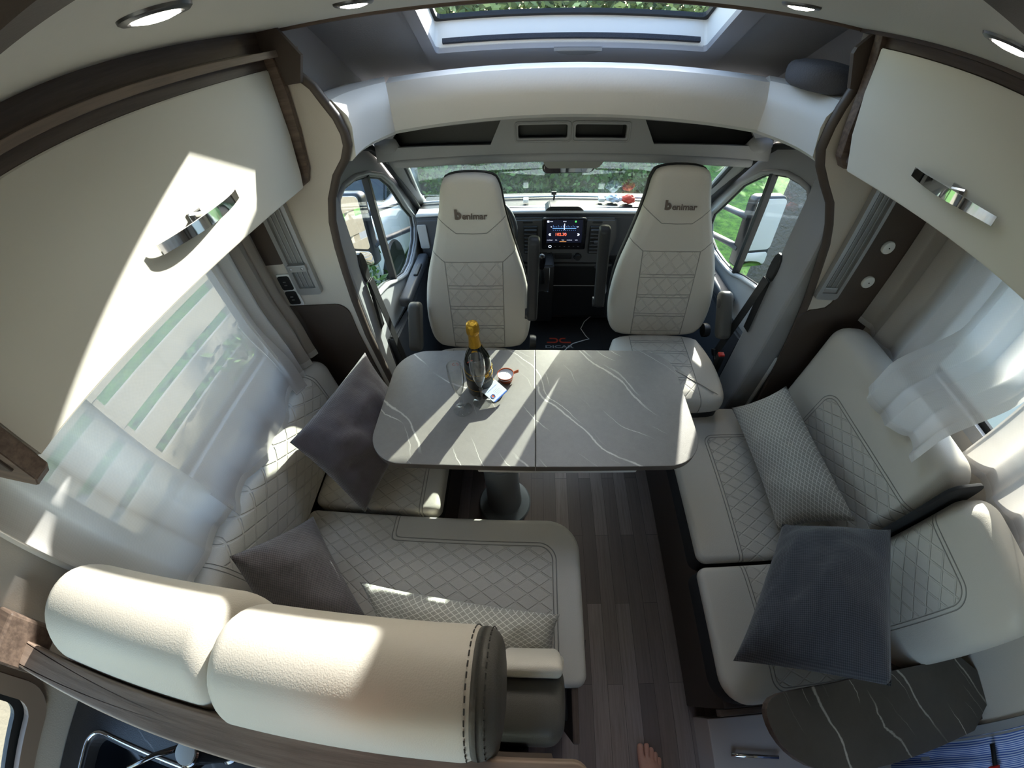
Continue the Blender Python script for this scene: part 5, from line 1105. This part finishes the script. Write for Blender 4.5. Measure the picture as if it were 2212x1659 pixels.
def foliage(name, label, cat, boxes, count, size, mt, seed, core=None, kind='stuff'):
    rnd = random.Random(seed); vs, fs = [], []
    for _ in range(count):
        x0, x1, y0, y1, z0, z1 = rnd.choice(boxes); c = Vector((rnd.uniform(x0,x1), rnd.uniform(y0,y1), rnd.uniform(z0,z1)))
        top = z1 + .22*mnoise.noise(Vector((c.x*1.3, c.y*1.3, seed))); 
        if c.z > top: c.z = top - rnd.random()*.2
        a = Vector((rnd.gauss(0,1), rnd.gauss(0,1), rnd.gauss(0,1))).normalized(); bb = a.cross(Vector((rnd.gauss(0,1), rnd.gauss(0,1), rnd.gauss(0,1)))).normalized(); L = size*rnd.uniform(.6,1.5); i = len(vs)
        vs += [c, c+a*L*.5+bb*L*.26, c+a*L, c+a*L*.5-bb*L*.26]; fs.append((i,i+1,i+2,i+3))
    me = bpy.data.meshes.new(name); me.from_pydata([tuple(v) for v in vs], [], fs); me.materials.append(mt); o = bpy.data.objects.new(name, me); _link(o, None, Matrix.Identity(4))
    if kind: o['kind'] = kind
    return tag(o, label, cat)
foliage('hedge', 'dense leafy green hedge seen through the windscreen', 'hedge', [(-1.4,1.9,4.6,6.0,GZ,.75),(-1.4,2.1,5.2,6.6,GZ,1.1),(-5,-1.4,6.7,7.8,GZ,1.5)], 26000, .075, ML1, 4)
foliage('tree_foliage', 'sunlit tops of trees showing in the roof skylight', 'foliage', [(-5,6,9.5,11,GZ,3.35),(-5,6,11,13,GZ,3.7)], 34000, .21, ML2, 6)
foliage('shrub', 'low green shrubs outside the left cab window', 'shrub', [(-3.4,-1.3,.3,3.4,GZ,-.15),(-2.6,-1.45,1.6,3.3,GZ,.25)], 9000, .07, ML1, 9)
foliage('ground_cover', 'pale green ground cover plants below the right outside mirror', 'plants', [(1.5,2.9,2.6,4.0,GZ,-.45),(1.35,2.3,1.6,2.9,GZ,-.60)], 5000, .06, ML2, 12)
b = tube(B(), [(2.35,3.15,GZ-.1),(2.42,3.25,.2),(2.55,3.4,1.6),(2.6,3.5,4.0)], [.20,.165,.15,.13], 16); tr_ = obj('tree_trunk', b, M_bark, world=True, smooth=True); tag(tr_, 'grey tree trunk rising from the lawn outside the right cab window', 'tree')
M_fw = mat('pale_wood_slat', srgb(138,130,116), .7, bumpy=(20,.004))
fe = thing('slat_fence', 'pale horizontal slat fence seen through the left net curtain', 'fence', (-2.3, .6, GZ))
b = B()
for i in range(9): box(b, -2.31, -2.29, -1.6, 2.2, -.55+i*.235, -.39+i*.235)
o_ = obj('fence_slats', b, M_fw, fe, world=True)
for y in (-1.5, -.3, .9, 2.1): obj('fence_post', box(B(), -2.37, -2.31, y-.04, y+.04, GZ, 1.6), M_fw, fe, world=True)
M_vw = mat('vehicle_white', (.62,.63,.64), .2, coat=.5)
pv = thing('parked_van', 'white van front parked outside the left cab window', 'van', (-2.6, 4.6, GZ))
b = slab(B(), smooth_poly([(-3.6,3.5),(-1.75,3.5),(-1.62,3.8),(-1.62,6.5),(-3.6,6.5)], 2), -.55, .20, .10, .05, seg=4); obj('van_bonnet', b, M_vw, pv, smooth=40)
b = prism(B(), [(4.3,.20),(5.0,.95),(6.5,1.05),(6.5,.2)], -3.5, -1.72, 'x', .03); obj('van_cabin', b, mat('van_glass', (.02,.025,.03), .05), pv, world=True)
for y in (3.95, 5.9): obj('van_wheel', lathe(B(), [(0,-.1),(.30,-.1),(.33,-.07),(.33,.07),(.30,.1),(0,.1)], 28, T(-1.72, y, GZ+.33) @ RY(PI/2)), M_black, pv, smooth=40)
b = slab(B(), smooth_poly([(-.69,2.43),(1.04,2.43),(.98,2.7),(.6,2.80),(-.25,2.80),(-.63,2.7)], 1), .60, .765, .05, .02, seg=4); hd = obj('vehicle_bonnet', b, mat('bonnet_paint', (.02,.04,.09), .10), None, smooth=40); tag(hd, 'glossy dark blue bonnet strip below the windscreen', 'bonnet')
b = box(B(), -.70, 1.05, 2.315, 2.425, .82, .885, .01); cw = obj('windscreen_cowl', b, M_black, world=True); tag(cw, 'black cowl strip at the foot of the windscreen', 'cowl')

mh_ = thing('added_motorhome', 'added white motorhome side, pale backdrop and shade for the right window curtains', 'motorhome', (3.6, -.4, GZ))  # made-up vehicle: pale backdrop, sized to shade the right curtains
b = box(B(), 3.2, 5.2, -4.5, 3.5, -.35, 2.7, .12, 4); obj('motorhome_body', b, M_vw, mh_, world=True, smooth=40)
b = box(B(), 3.17, 3.21, -.9, .2, 1.0, 1.6, .03); obj('side_window', b, mat('van_glass', (.02,.025,.03), .05), mh_, world=True)
for y in (-3.4, .2): obj('motorhome_wheel', lathe(B(), [(0,-.1),(.30,-.1),(.33,-.07),(.33,.07),(.30,.1),(0,.1)], 28, T(3.32, y, GZ+.33) @ RY(PI/2)), M_black, mh_, smooth=40)
